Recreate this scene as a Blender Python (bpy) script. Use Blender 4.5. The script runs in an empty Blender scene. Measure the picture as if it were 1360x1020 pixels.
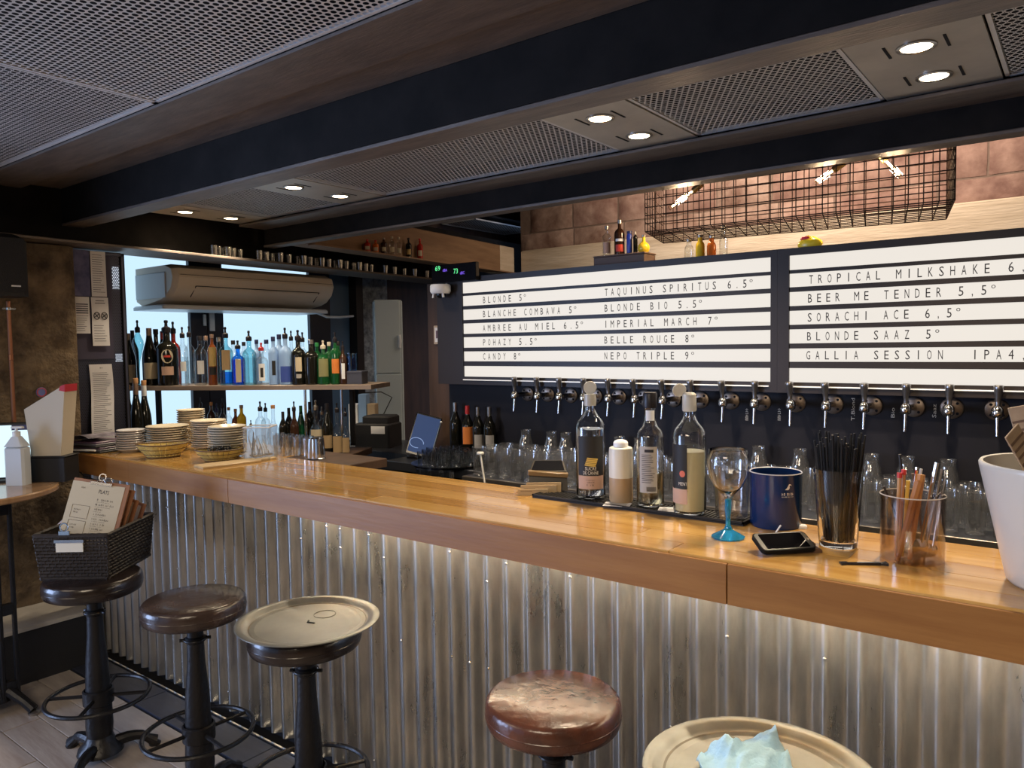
import bpy, math, random
from mathutils import Vector, Matrix, noise
random.seed(7)
PI = math.pi
C = bpy.context.scene.collection
# ---------------------------------------------------------------- camera, world, exposure
F, CX, CY, EYE = 1002.0, 680.0, 510.0, 1.62
def _n(a): return a.normalized()
_u = _n(Vector((-627 - CX, 478 - CY, F)))
_v = Vector((1450 - CX, 446 - CY, F)); _v = _n(_v - _u * _u.dot(_v))
_X, _Y = -_u, _v; _Z = _X.cross(_Y)
RW = Matrix((_X, _Y, _Z))
CAMP = Vector((0, 0, EYE))
RIGHT, DOWN, FWD = RW.col[0].copy(), RW.col[1].copy(), RW.col[2].copy()
cd = bpy.data.cameras.new('camera'); cam = bpy.data.objects.new('camera', cd); C.objects.link(cam)
cd.sensor_width = 36; cd.lens = F / 1360 * 36; cd.clip_start = 0.02
m4 = Matrix.Identity(4)
for i in range(3):
    m4[i][0] = RIGHT[i]; m4[i][1] = -DOWN[i]; m4[i][2] = -FWD[i]; m4[i][3] = CAMP[i]
cam.matrix_world = m4
bpy.context.scene.camera = cam
sc = bpy.context.scene
sc.view_settings.view_transform = 'Standard'; sc.view_settings.look = 'None'
sc.view_settings.gamma = 1; sc.view_settings.use_curve_mapping = False
sc.view_settings.exposure = 0.2
w = bpy.data.worlds.new('daylight'); sc.world = w; w.use_nodes = True
w.node_tree.nodes['Background'].inputs[0].default_value = (0.42, 0.62, 1.0, 1)
w.node_tree.nodes['Background'].inputs[1].default_value = 0.55
sc.cycles.transparent_max_bounces = 40
def area(name, loc, size, power, col, rot, sizey=None):
    l = bpy.data.lights.new(name, 'AREA'); l.energy = power; l.color = col; l.size = size
    if sizey: l.shape = 'RECTANGLE'; l.size_y = sizey
    o = bpy.data.objects.new(name, l); C.objects.link(o); o.location = loc; o.rotation_euler = rot
    return o
area('street_daylight', (-5.5, -1.6, 1.3), 2.2, 215, (0.46, 0.62, 1.0), (PI/2, 0, math.radians(-55)), 2.0)
area('warm_fill', (-0.5, -0.9, 2.35), 1.2, 74, (1.0, 0.82, 0.60), (0, 0, 0))  # added warm fill, stands in for unseen ceiling spot rows
area('warm_fill', (-3.0, -0.9, 2.35), 1.2, 22, (1.0, 0.82, 0.62), (0, 0, 0))  # second added warm fill, farther left

area('wall_fill', (-1.6, 5.0, 3.35), 2.6, 62, (1.0, 0.82, 0.66), (math.radians(38), 0, 0), 0.3)  # unseen fill added to brighten the stone wall above the ledge
def ray(px, py): return RW @ Vector((px - CX, py - CY, F))
def onZ(px, py, z): d = ray(px, py); return CAMP + d * ((z - EYE) / d.z)
def onY(px, py, y): d = ray(px, py); return CAMP + d * (y / d.y)
def onX(px, py, x): d = ray(px, py); return CAMP + d * (x / d.x)
def ztop(p, px, py):                       # height of pixel row py above the plan point p
    d = ray(px, py); k = math.hypot(p[0], p[1]) / math.hypot(d.x, d.y); return EYE + d.z * k
# ---------------------------------------------------------------- materials
MATS = {}
def mat(name, col, rough=0.5, metal=0.0, spec=0.5, noise_s=None, noise_c=None, bump=0.0, bump_s=None, emit=None, es=0,
        trans=0.0, ior=1.45, alpha=1.0, coat=0.0, stretch=None, detail=4, rvar=0.0):
    if name in MATS: return MATS[name]
    m = bpy.data.materials.new(name); m.use_nodes = True; MATS[name] = m
    nt = m.node_tree; b = nt.nodes['Principled BSDF']; L = nt.links
    b.inputs['Base Color'].default_value = (*col, 1); b.inputs['Roughness'].default_value = rough
    b.inputs['Metallic'].default_value = metal; b.inputs['Specular IOR Level'].default_value = spec
    b.inputs['IOR'].default_value = ior; b.inputs['Transmission Weight'].default_value = trans
    b.inputs['Alpha'].default_value = alpha; b.inputs['Coat Weight'].default_value = coat
    if coat: b.inputs['Coat Roughness'].default_value = 0.06
    if emit: b.inputs['Emission Color'].default_value = (*emit, 1); b.inputs['Emission Strength'].default_value = es
    if noise_s or bump:
        tc = nt.nodes.new('ShaderNodeTexCoord'); mp = nt.nodes.new('ShaderNodeMapping')
        if stretch: mp.inputs['Scale'].default_value = stretch
        L.new(tc.outputs['Object'], mp.inputs['Vector'])
        nz = nt.nodes.new('ShaderNodeTexNoise'); nz.inputs['Scale'].default_value = noise_s or bump_s; nz.inputs['Detail'].default_value = detail
        nz.inputs['Roughness'].default_value = 0.62
        L.new(mp.outputs[0], nz.inputs['Vector'])
        if noise_c:
            r = nt.nodes.new('ShaderNodeValToRGB'); r.color_ramp.elements[0].position = 0.33; r.color_ramp.elements[1].position = 0.67
            r.color_ramp.elements[0].color = (*col, 1); r.color_ramp.elements[1].color = (*noise_c, 1)
            L.new(nz.outputs['Fac'], r.inputs[0]); L.new(r.outputs[0], b.inputs['Base Color'])
        if rvar:
            mr = nt.nodes.new('ShaderNodeMapRange'); mr.inputs[3].default_value = max(0, rough - rvar); mr.inputs[4].default_value = rough + rvar
            L.new(nz.outputs['Fac'], mr.inputs[0]); L.new(mr.outputs[0], b.inputs['Roughness'])
        if bump:
            n2 = nt.nodes.new('ShaderNodeTexNoise'); n2.inputs['Scale'].default_value = bump_s or noise_s; n2.inputs['Detail'].default_value = 5
            L.new(mp.outputs[0], n2.inputs['Vector'])
            bp = nt.nodes.new('ShaderNodeBump'); bp.inputs['Strength'].default_value = bump; bp.inputs['Distance'].default_value = 0.01
            L.new(n2.outputs['Fac'], bp.inputs['Height']); L.new(bp.outputs[0], b.inputs['Normal'])
    return m
def thin_glass(name, tint, gloss=0.06, rough=0.02, edge=0.55, haze=0.0):
    # thin walled clear glass: sees through, reflects more towards its grazing edges
    if name in MATS: return MATS[name]
    m = bpy.data.materials.new(name); m.use_nodes = True; MATS[name] = m
    nt = m.node_tree; nt.nodes.remove(nt.nodes['Principled BSDF']); L = nt.links
    t = nt.nodes.new('ShaderNodeBsdfTransparent'); t.inputs[0].default_value = (*tint, 1)
    g = nt.nodes.new('ShaderNodeBsdfGlossy'); g.inputs['Roughness'].default_value = rough
    lw = nt.nodes.new('ShaderNodeLayerWeight'); lw.inputs[0].default_value = 0.35
    mr = nt.nodes.new('ShaderNodeMapRange'); mr.inputs[3].default_value = gloss; mr.inputs[4].default_value = edge
    L.new(lw.outputs['Facing'], mr.inputs[0])
    mx = nt.nodes.new('ShaderNodeMixShader'); L.new(mr.outputs[0], mx.inputs[0]); L.new(t.outputs[0], mx.inputs[1]); L.new(g.outputs[0], mx.inputs[2])
    out = mx
    if haze:
        df = nt.nodes.new('ShaderNodeBsdfTranslucent'); df.inputs[0].default_value = (.9, .9, .9, 1)
        d2 = nt.nodes.new('ShaderNodeBsdfDiffuse'); d2.inputs[0].default_value = (.9, .9, .9, 1)
        m2 = nt.nodes.new('ShaderNodeMixShader'); L.new(df.outputs[0], m2.inputs[1]); L.new(d2.outputs[0], m2.inputs[2])
        out = nt.nodes.new('ShaderNodeMixShader'); out.inputs[0].default_value = haze; L.new(mx.outputs[0], out.inputs[1]); L.new(m2.outputs[0], out.inputs[2])
    L.new(out.outputs[0], nt.nodes['Material Output'].inputs[0])
    return m
def emis(name, col, s):
    if name in MATS: return MATS[name]
    m = bpy.data.materials.new(name); m.use_nodes = True; MATS[name] = m
    b = m.node_tree.nodes['Principled BSDF']; b.inputs['Base Color'].default_value = (0, 0, 0, 1)
    b.inputs['Emission Color'].default_value = (*col, 1); b.inputs['Emission Strength'].default_value = s
    return m
# ---------------------------------------------------------------- mesh helper
class MB:
    def __init__(s): s.v = []; s.f = []; s.mi = []; s.ci = 0
    def add(s, vs, fs, M=None):
        o = len(s.v)
        s.v += [tuple(M @ Vector(p)) for p in vs] if M else [tuple(p) for p in vs]
        s.f += [tuple(i + o for i in f) for f in fs]; s.mi += [s.ci] * len(fs); return s
    def box(s, x0, x1, y0, y1, z0, z1, M=None):
        return s.add([(x0,y0,z0),(x1,y0,z0),(x1,y1,z0),(x0,y1,z0),(x0,y0,z1),(x1,y0,z1),(x1,y1,z1),(x0,y1,z1)],
                     [(0,3,2,1),(4,5,6,7),(0,1,5,4),(1,2,6,5),(2,3,7,6),(3,0,4,7)], M)
    def bbox(s, x0, x1, y0, y1, z0, z1, b=0.004, M=None):      # box with bevelled vertical and top edges
        pts = []
        for z, k in ((z0, 0), (z1 - b, 0), (z1, b)):
            a0, a1, c0, c1 = x0 + k, x1 - k, y0 + k, y1 - k
            pts += [(a0+b,c0,z),(a1-b,c0,z),(a1,c0+b,z),(a1,c1-b,z),(a1-b,c1,z),(a0+b,c1,z),(a0,c1-b,z),(a0,c0+b,z)]
        fs = [tuple(range(7, -1, -1)), tuple(range(16, 24))]
        for l in (0, 8):
            fs += [(l+i, l+(i+1) % 8, l+8+(i+1) % 8, l+8+i) for i in range(8)]
        return s.add(pts, fs, M)
    def lathe(s, prof, n=24, c=(0,0,0), M=None, sx=1, sy=1):
        vs = []; fs = []
        rows = []
        for r, z in prof:
            if r < 1e-6: rows.append([len(vs)]); vs.append((c[0], c[1], c[2] + z))
            else:
                rows.append(list(range(len(vs), len(vs) + n)))
                vs += [(c[0] + sx*r*math.cos(2*PI*i/n), c[1] + sy*r*math.sin(2*PI*i/n), c[2] + z) for i in range(n)]
        for a, b in zip(rows[:-1], rows[1:]):
            if len(a) == 1 and len(b) == 1: continue
            for i in range(n):
                j = (i+1) % n
                if len(a) == 1: fs.append((a[0], b[j], b[i]))
                elif len(b) == 1: fs.append((a[i], a[j], b[0]))
                else: fs.append((a[i], a[j], b[j], b[i]))
        return s.add(vs, fs, M)
    def tube(s, pts, r, n=8, closed=False, caps=True):
        pts = [Vector(p) for p in pts]; N = len(pts); rs = r if isinstance(r, (list, tuple)) else [r] * N
        vs = []; fs = []; prev = None
        for i, p in enumerate(pts):
            if closed: t = pts[(i+1) % N] - pts[i-1]
            else: t = pts[min(i+1, N-1)] - pts[max(i-1, 0)]
            t = _n(t)
            a = prev if prev is not None else (Vector((0,0,1)) if abs(t.z) < .9 else Vector((1,0,0)))
            x = a - t * a.dot(t)
            if x.length < 1e-5: x = t.orthogonal()
            x = _n(x); prev = x; y = t.cross(x)
            vs += [p + (x*math.cos(2*PI*k/n) + y*math.sin(2*PI*k/n)) * rs[i] for k in range(n)]
        for i in range(N if closed else N-1):
            j = (i+1) % N
            for k in range(n): l = (k+1) % n; fs.append((i*n+k, i*n+l, j*n+l, j*n+k))
        if caps and not closed: fs += [tuple(range(n-1, -1, -1)), tuple(range((N-1)*n, N*n))]
        return s.add(vs, fs)
    def patch(s, r, z0, z1, a0, a1, n=10, c=(0,0,0), rz=None):    # piece of a cylinder wall (labels)
        vs = []; fs = []
        for z in (z0, z1):
            vs += [(c[0] + r*math.cos(a0+(a1-a0)*i/n), c[1] + r*math.sin(a0+(a1-a0)*i/n), c[2]+z) for i in range(n+1)]
        fs = [(i, i+1, n+2+i, n+1+i) for i in range(n)]
        return s.add(vs, fs)
    def mesh(s, name, mats, smooth=True, ang=35):
        me = bpy.data.meshes.new(name); me.from_pydata(s.v, [], s.f)
        for m in (mats if isinstance(mats, (list, tuple)) else [mats]): me.materials.append(m)
        if any(s.mi): me.polygons.foreach_set('material_index', s.mi)
        if smooth:
            me.polygons.foreach_set('use_smooth', [True]*len(me.polygons)); me.set_sharp_from_angle(angle=math.radians(ang))
        me.update(); return me
    def build(s, name, mats, parent=None, loc=None, rz=0, smooth=True, ang=35):
        o = bpy.data.objects.new(name, s.mesh(name, mats, smooth, ang)); C.objects.link(o)
        if parent: o.parent = parent
        if loc is not None: o.location = loc
        if rz: o.rotation_euler = (0, 0, rz)
        return o
def tag(o, label=None, cat=None, group=None, kind=None):
    if label: o['label'] = label
    if cat: o['category'] = cat
    if group: o['group'] = group
    if kind: o['kind'] = kind
    return o
def thing(name, label, cat, loc=(0,0,0), rz=0, group=None, kind=None):
    o = bpy.data.objects.new(name, None); C.objects.link(o); o.empty_display_size = .05
    o.location = loc; o.rotation_euler = (0, 0, rz); return tag(o, label, cat, group, kind)
def dup(o, loc=None, rz=None, parent=None):
    c = o.copy(); C.objects.link(c)
    if parent: c.parent = parent
    if loc is not None: c.location = loc
    if rz is not None: c.rotation_euler = (0, 0, rz)
    for ch in KIDS.get(o.name, []) or [k for k in bpy.data.objects if k.parent == o]: dup(ch, parent=c)
    return c
KIDS = {}
ORD = ['', 'first','second','third','fourth','fifth','sixth','seventh','eighth','ninth','tenth','eleventh','twelfth','thirteenth','fourteenth','fifteenth','sixteenth','seventeenth','eighteenth','nineteenth','twentieth','twenty-first','twenty-second','twenty-third','twenty-fourth','twenty-fifth','twenty-sixth','twenty-seventh','twenty-eighth','twenty-ninth','thirtieth']
# ---------------------------------------------------------------- text
_G = {}
def strmesh(s):
    if s not in _G:
        cu = bpy.data.curves.new('t', 'FONT'); cu.body = s; cu.resolution_u = 2
        ob = bpy.data.objects.new('t', cu); me = bpy.data.meshes.new_from_object(ob)
        vs = [v.co.copy() for v in me.vertices]; fs = [tuple(p.vertices) for p in me.polygons]
        bpy.data.objects.remove(ob); bpy.data.meshes.remove(me); bpy.data.curves.remove(cu)
        if vs:
            x0 = min(v.x for v in vs); x1 = max(v.x for v in vs)
            vs = [(v.x - x0, v.y) for v in vs]; _G[s] = (vs, fs, max(1e-4, x1 - x0))
        else: _G[s] = ([], [], 1)
    return _G[s]
def text(mb, s, x, y, width, cap, fn, bold=0):
    # string of total width `width`, capital height `cap`, at (x, y); fn maps (u, v) to a 3D point
    vs, fs, w_ = strmesh(s)
    mb.add([fn(x + a / w_ * width, y + b / 0.69 * cap) for a, b in vs], fs)
def mono(mb, s, x, y, pitch, gw, cap, fn):
    for i, ch in enumerate(s):
        if ch == ' ': continue
        vs, fs, w_ = strmesh(ch)
        k = gw; 
        if ch in 'I.,': k = gw * 0.25
        if ch in 'MW': k = gw * 1.2
        c2, yo = cap, 0
        mb.add([fn(x + i*pitch + (a / w_ - .5) * k, y + b / 0.69 * c2) for a, b in vs], fs)

def rect_on(mb, fn, u0, u1, v0, v1, n=8, skew=0):     # printed strip that follows a curved wall
    vs = [fn(u0+(u1-u0)*i/n, v+skew*i/n) for v in (v0, v1) for i in range(n+1)]
    mb.add(vs, [(i, i+1, n+2+i, n+1+i) for i in range(n)])

def scribble(mb, fn, x, y, width, h):                 # print too small to read: a line of letter-like ticks
    u = x; rnd = random.Random(int(abs(x*9973 + y*7919 + width*5003)*100))
    while u < x + width - h*.5:
        if rnd.random() < .16: u += h*.55; continue
        k = rnd.randrange(4); w_ = h*.5
        mb.add([fn(u, y), fn(u+h*.16, y), fn(u+h*.16, y+h), fn(u, y+h)], [(0, 1, 2, 3)])
        if k: v = y + (0, 0, h*.42, h*.84)[k]; mb.add([fn(u, v), fn(u+w_, v), fn(u+w_, v+h*.18), fn(u, v+h*.18)], [(0, 1, 2, 3)])
        if k == 3: mb.add([fn(u+w_-h*.14, y), fn(u+w_, y), fn(u+w_, y+h), fn(u+w_-h*.14, y+h)], [(0, 1, 2, 3)])
        u += h*.74
# ---------------------------------------------------------------- shared materials
steel_dk = mat('painted_steel', (0.007, 0.0065, 0.006), 0.8, spec=.2, noise_s=6, noise_c=(0.015, 0.013, 0.012), bump=.1, bump_s=30)
steel_fl = mat('brushed_flange_steel', (0.12, 0.10, 0.088), 0.5, 0.3, noise_s=5, noise_c=(0.19, 0.155, 0.13), stretch=(1, 6, 6), bump=.15, bump_s=25)
tray_m = mat('perforated_steel', (0.60, 0.59, 0.58), 0.5, 0.2, noise_s=3, noise_c=(0.70, 0.69, 0.68))
panel_m = mat('light_panel_steel', (0.40, 0.37, 0.32), 0.42, 0.3, noise_s=4, noise_c=(0.52, 0.48, 0.41))
dark_m = mat('dark_void', (0.006, 0.006, 0.008), 0.9)
black_m = mat('matt_black', (0.012, 0.012, 0.014), 0.55)
blackg = mat('glossy_black', (0.008, 0.008, 0.01), 0.15)
iron = mat('cast_iron', (0.010, 0.010, 0.012), 0.38, 0.3, bump=.25, bump_s=60)
chrome = mat('chrome', (0.75, 0.74, 0.72), 0.14, 1.0)
chromed = mat('worn_chrome', (0.42, 0.40, 0.38), 0.28, 1.0)
navy = mat('navy_paint', (0.009, 0.009, 0.015), 0.6, spec=.3, noise_s=2, noise_c=(0.013, 0.013, 0.019))
wood_dk = mat('dark_brown_wood', (0.05, 0.028, 0.018), 0.5, noise_s=3, noise_c=(0.09, 0.05, 0.03), stretch=(4, 4, .6))
white_g = mat('glazed_white', (0.72, 0.70, 0.64), 0.18)
white_p = mat('white_plastic', (0.80, 0.82, 0.84), 0.35)
paper = mat('white_paper', (0.72, 0.72, 0.74), 0.8)
ink = mat('black_ink', (0.02, 0.02, 0.025), 0.7)
gclear = thin_glass('clear_glass', (0.93, 0.95, 0.95), gloss=.05, edge=.5)
gblue = thin_glass('blue_tinted_glass', (0.62, 0.82, 0.95), gloss=.05, edge=.4)

# ---------------------------------------------------------------- the room
def struct(mb, name, m, parent=None, **k):
    o = mb.build(name, m, parent, **k)
    if not parent: o['kind'] = 'structure'
    return o
fl = struct(MB().box(-6, 1.8, -3.2, 5.6, -0.12, -0.012).box(-6, 1.8, 5.6, 7.1, -.12, -.012), 'floor', dark_m)
fw = [mat('floor_board_%d' % k, c, 0.32, noise_s=2.2, noise_c=c2, stretch=(1, 7, 1), bump=.12, bump_s=9, rvar=.12) for k, (c, c2) in enumerate([
    ((0.27, 0.23, 0.20), (0.42, 0.37, 0.33)), ((0.38, 0.33, 0.29), (0.25, 0.20, 0.17)), ((0.22, 0.18, 0.155), (0.38, 0.33, 0.29))])]
pm = [MB().bbox(0, 0.896, 0, .146, -.012, 0, .0015).mesh('floor_plank', m, False) for m in fw]
k = 0
for r in range(28):
    y = 1.605 - .15*(r+1); off = (r * .37) % .9
    for c in range(8):
        x = -5.3 + off + c*.9
        if x > 1.6: continue
        o = bpy.data.objects.new('floor_plank', pm[(r*5 + c*3 + (r*c) % 2) % 3]); C.objects.link(o); o.parent = fl; o.location = (x, y, 0)
# black steel step strip along the foot of the bar, and its bright edge rail
stp = thing('floor_step_strip', 'dark blue-black boards laid along the foot of the bar', 'floor strip', (0, 0, 0))
sm = mat('step_board', (0.02, 0.024, 0.04), 0.35, noise_s=3, noise_c=(0.035, 0.04, 0.06), stretch=(1, 8, 1), bump=.1, bump_s=12)
for i in range(7): MB().bbox(-4.3 + i*.85, -4.3 + i*.85 + .846, 1.612, 1.766, -.012, .004, .002).build('board', sm, stp, smooth=False)
MB().box(-4.3, 1.5, 1.768, 1.776, -.012, .012).build('edge_rail', chrome, stp, smooth=False)['label'] = 'bright metal edge rail'
struct(MB().box(-6, 1.8, -3.2, 3.2, 2.70, 2.8).box(-6, 1.8, 3.2, 3.26, 2.70, 3.6).box(-6, 1.8, 3.2, 7.1, 3.5, 3.6), 'ceiling', dark_m)
# left stone wall (rough)
stone = mat('rough_stone', (0.055, 0.038, 0.024), 0.8, noise_s=9, noise_c=(0.22, 0.16, 0.095), bump=1.0, bump_s=45, detail=8)
def rough_wall(name, p0, p1, z0, z1, m, amp, nx, nz, seed, depth=.25, freq=3.0):
    p0, p1 = Vector((*p0, 0)), Vector((*p1, 0)); d = p1 - p0; nrm = Vector((d.y, -d.x, 0)).normalized()
    vs = []
    for j in range(nz+1):
        for i in range(nx+1):
            p = p0 + d*(i/nx) + Vector((0, 0, z0 + (z1-z0)*j/nz))
            a = noise.fractal(p*freq + Vector((seed, 0, 0)), .9, 2.1, 5) * amp
            if i in (0, nx): a = 0
            vs.append(p + nrm*a)
    fs = [(j*(nx+1)+i, j*(nx+1)+i+1, (j+1)*(nx+1)+i+1, (j+1)*(nx+1)+i) for j in range(nz) for i in range(nx)]
    mb = MB().add(vs, fs); o = len(mb.v)
    b = nrm * -depth
    mb.add([p0+b+Vector((0,0,z0)), p1+b+Vector((0,0,z0)), p1+b+Vector((0,0,z1)), p0+b+Vector((0,0,z1)),
            p0+Vector((0,0,z0)), p1+Vector((0,0,z0)), p1+Vector((0,0,z1)), p0+Vector((0,0,z1))],
           [(0,3,2,1), (4,0,1,5), (1,2,6,5), (6,2,3,7), (3,0,4,7)])
    return struct(mb, name, m)
rough_wall('wall_left', (-4.42, 0.2), (-4.42, 1.84), 0, 2.19, stone, .045, 50, 80, 3)
rough_wall('wall_left', (-5.4, 4.68), (-5.32, 5.0), 0.6, 2.86, mat('grey_stone', (0.10, 0.12, 0.15), .8, noise_s=20, noise_c=(0.40, 0.46, 0.54), bump=1.0, bump_s=35, detail=8), .03, 12, 70, 9)
struct(MB().box(-4.46, -4.10, 0.3, 1.7, -.012, .265), 'trim_1', black_m)
struct(MB().bbox(-4.47, -4.08, 0.28, 1.72, .265, .285, .004), 'trim_2', mat('pale_ledge_stone', (0.33, 0.31, 0.28), .6, noise_s=9, noise_c=(0.42, 0.4, 0.37)))
# bluish glazed wall on the left: frosted, daylight behind it
wl = struct(MB().box(-5.72, -5.55, 2.15, 7.0, 0, 3.5), 'wall_left', mat('blue_grey_paint', (0.03, 0.05, 0.09), .5))
struct(MB().box(-5.55, -5.34, 5.02, 6.9, 0, 3.0), 'trim_6', wood_dk)
struct(MB().box(-6, -5.85, .2, 3.2, 2.19, 2.72).box(-6, -4.68, .2, 2.14, 2.19, 2.25), 'trim_7', dark_m)
pane_m = emis('frosted_pane_daylight', (0.57, 0.80, 1.0), 0.98)
frame_m = mat('blue_black_frame', (0.015, 0.02, 0.035), .4)
win = thing('window_1', None, None); win['kind'] = 'structure'
for a, b_ in ((2.3, 3.03), (3.30, 4.12)):
    MB().box(-5.40, -5.385, a, b_, .75, 2.32).build('pane', pane_m, win, smooth=False)
fr = MB()
for a, b_ in ((2.15, 2.3), (3.03, 3.162), (3.168, 3.30), (4.12, 4.34)): fr.box(-5.5, -5.35, a, b_, .6, 2.5)
fr.box(-5.5, -5.36, 2.15, 4.34, 2.32, 2.5); fr.box(-5.5, -5.36, 2.15, 4.34, .6, .75)
fr.build('frame', frame_m, win, smooth=False)
for (y, z, h, ww) in ((3.14, 1.80, .085, .022), (3.20, 1.76, .16, .04), (3.12, 2.0, .06, .02), (3.2, 2.0, .06, .035)):
    MB().bbox(-5.352, -5.335, y-ww/2, y+ww/2, z, z+h, .003).build('lock_plate', white_p, win)['label'] = 'small white lock plate'
MB().box(-5.5, -5.40, 4.36, 4.60, .6, 2.5).build('side_panel', mat('blue_panel', (0.10, 0.19, 0.33), .4), win, smooth=False)
MB().box(-5.5, -5.3, 4.60, 4.68, .6, 2.5).build('frame', mat('brown_black_frame', (0.02, 0.014, 0.012), .4), win, smooth=False)
# poster column between the stone wall and the window
struct(MB().box(-4.57, -4.515, 1.845, 2.14, 0, 2.19), 'wall_left', mat('dark_column', (0.02, 0.02, 0.03), .5))
# back wall behind the taps and recess above it
wb = struct(MB().box(-3.08, 1.8, 3.385, 3.50, 0, 2.0), 'wall_back', navy)
struct(MB().box(-3.08, 1.65, 3.39, 3.56, 2.0001, 2.003), 'trim_3', mat('shelf_top_black', (0.02, .018, .018), .6))
timber = mat('pale_timber', (0.42, 0.33, 0.23), .65, noise_s=2.5, noise_c=(0.60, 0.50, 0.38), stretch=(.6, 5, 5), bump=.4, bump_s=14)
lg = struct(MB().bbox(-4.33, 1.65, 5.80, 5.93, 2.0, 2.51, .01), 'trim_4', timber)
# stone wall above the ledge: plastered blocks with recessed joints
wbr = struct(MB().box(-4.45, 1.65, 5.97, 6.1, 0, 3.5), 'wall_back', mat('mortar', (0.16, 0.11, 0.085), .9, bump=.6, bump_s=30))
bm_ = [mat('plastered_stone_%d' % i, a, .8, noise_s=5, noise_c=b_, bump=.9, bump_s=12, detail=8) for i, (a, b_) in enumerate([
    ((0.30, 0.19, 0.15), (0.13, 0.065, 0.05)), ((0.36, 0.25, 0.20), (0.17, 0.09, 0.07)), ((0.13, 0.07, 0.05), (0.34, 0.24, 0.19))])]
random.seed(5)
z = 2.46
for rr in range(4):
    h = (.24, .27, .26, .25)[rr]; x = -4.44 + (rr % 2)*.12
    while x < 1.1:
        l = random.uniform(.40, .75)
        nx, nz = 6, 3; vs = []
        for j in range(nz+1):
            for i in range(nx+1):
                e = (i in (0, nx)) or (j in (0, nz))
                p = Vector((x + (l-.014)*i/nx, 0, z + (h-.014)*j/nz))
                vs.append((p.x + noise.noise(p*9)*.008, 5.966 if e else 5.935 - noise.noise(p*5)*.03, p.z + noise.noise(p*8+Vector((5,0,0)))*.008))
        MB().add(vs, [(j*(nx+1)+i, j*(nx+1)+i+1, (j+1)*(nx+1)+i+1, (j+1)*(nx+1)+i) for j in range(nz) for i in range(nx)]).build('stone_block', random.choice(bm_), wbr)
        x += l
    z += h
# far wall of the passage, post, right wall, front wall with opening
struct(MB().box(-5.55, -4.45, 6.9, 7.0, 0, 3.5), 'wall_back', mat('brown_back_wall', (0.055, 0.035, 0.025), .6, noise_s=3, noise_c=(0.09, .06, .045)))
struct(MB().box(-3.26, -3.085, 3.40, 3.48, 0, 2.0), 'trim_5', wood_dk)
struct(MB().box(1.65, 1.8, -3.2, 7.0, 0, 3.5), 'wall_right', stone)
wf = MB().box(-1.9, 1.8, -3.2, -3.05, 0, 2.86).box(-6, -1.9, -3.2, -3.05, 2.35, 2.86).box(-6, -5.6, -3.2, -3.05, 0, 2.35)
struct(wf, 'wall_front', mat('warm_grey_wall', (0.22, 0.18, 0.15), .8))
struct(MB().box(-6, -5.85, -3.2, .2, 0, 2.86).box(-5.9, -4.42, .2, .3, 0, 2.86), 'wall_left', mat('warm_grey_wall', (0.22, 0.18, 0.15), .8))

# ---------------------------------------------------------------- steel beams and ceiling trays
def ibeam(name, label, parts):
    t = thing(name, label, 'beam')
    for nm, m, b in parts: MB().bbox(*b, .003).build(nm, m, t)
    return t
ibeam('steel_beam', 'largest dark steel beam crossing the picture in front of the spotlights', [
    ('web', steel_dk, (-4.42, 1.65, 1.79, 1.815, 2.312, 2.495)), ('lower_flange', steel_fl, (-4.42, 1.65, 1.79, 1.90, 2.298, 2.312)),
    ('upper_flange', steel_fl, (-4.42, 1.65, 1.60, 1.92, 2.495, 2.52))])
ibeam('steel_beam', 'flat brown steel beam edging the nearest perforated ceiling panels', [
    ('web', steel_dk, (-4.42, 1.65, 1.50, 1.52, 2.482, 2.6)), ('lower_flange', steel_fl, (-4.42, 1.65, 1.385, 1.60, 2.47, 2.482))])
ibeam('steel_beam', 'slimmer dark steel beam just above the wire basket and menu board', [
    ('web', steel_dk, (-4.42, 1.65, 3.05, 3.075, 2.312, 2.69)), ('lower_flange', steel_fl, (-4.42, 1.65, 3.04, 3.12, 2.298, 2.312)),  # web carried above its flange as filler against light from behind
    ('upper_flange', steel_fl, (-4.42, 1.65, 2.86, 3.0495, 2.415, 2.428))])
cbm = ibeam('steel_beam', 'dark cross beam carrying shot glasses, over the left end of the bar', [
    ('web', steel_dk, (-2.2, 5.6, .15, .175, 2.212, 2.69)), ('lower_flange', steel_fl, (-2.2, 5.6, 0, .32, 2.198, 2.212))])
cbm.location = (-4.27, 1.45, 0); cbm.rotation_euler = (0, 0, math.radians(95.0))
def perf(x0, x1, y0, y1, z, pitch, hr, n):
    # punched sheet: hexagonal cells around staggered oval holes
    mb = MB(); rows = int((y1-y0)/(pitch*.866)); cols = int((x1-x0)/pitch)
    mb.box(x0, x1, y0, y0+.012, z-.001, z+.012).box(x0, x1, y1-.012, y1, z-.001, z+.012)
    mb.box(x0, x0+.012, y0, y1, z-.001, z+.012).box(x1-.012, x1, y0, y1, z-.001, z+.012)
    R = pitch/math.sqrt(3)
    out = []
    for i in range(n):
        a = 2*PI*i/n + PI/6
        k = R if n == 6 else (R if i % 2 == 0 else R*.866)
        out.append((k*math.cos(a), k*math.sin(a)))
    inn = [(hr*math.cos(2*PI*i/n + PI/6), hr*math.sin(2*PI*i/n + PI/6)) for i in range(n)]
    fs = [(i, (i+1) % n, n+(i+1) % n, n+i) for i in range(n)]
    for r in range(rows):
        cy = y0 + .01 + (r+.5)*pitch*.866
        for c in range(cols):
            cx = x0 + .006 + (c + .5 + .5*(r % 2))*pitch
            if cx + R > x1: continue
            o = len(mb.v)
            mb.v += [(cx+a, cy+b, z) for a, b in out] + [(cx+a, cy+b, z) for a, b in inn]
            mb.f += [tuple(o+i for i in f) for f in fs]; mb.mi += [0]*n
    return mb
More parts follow.
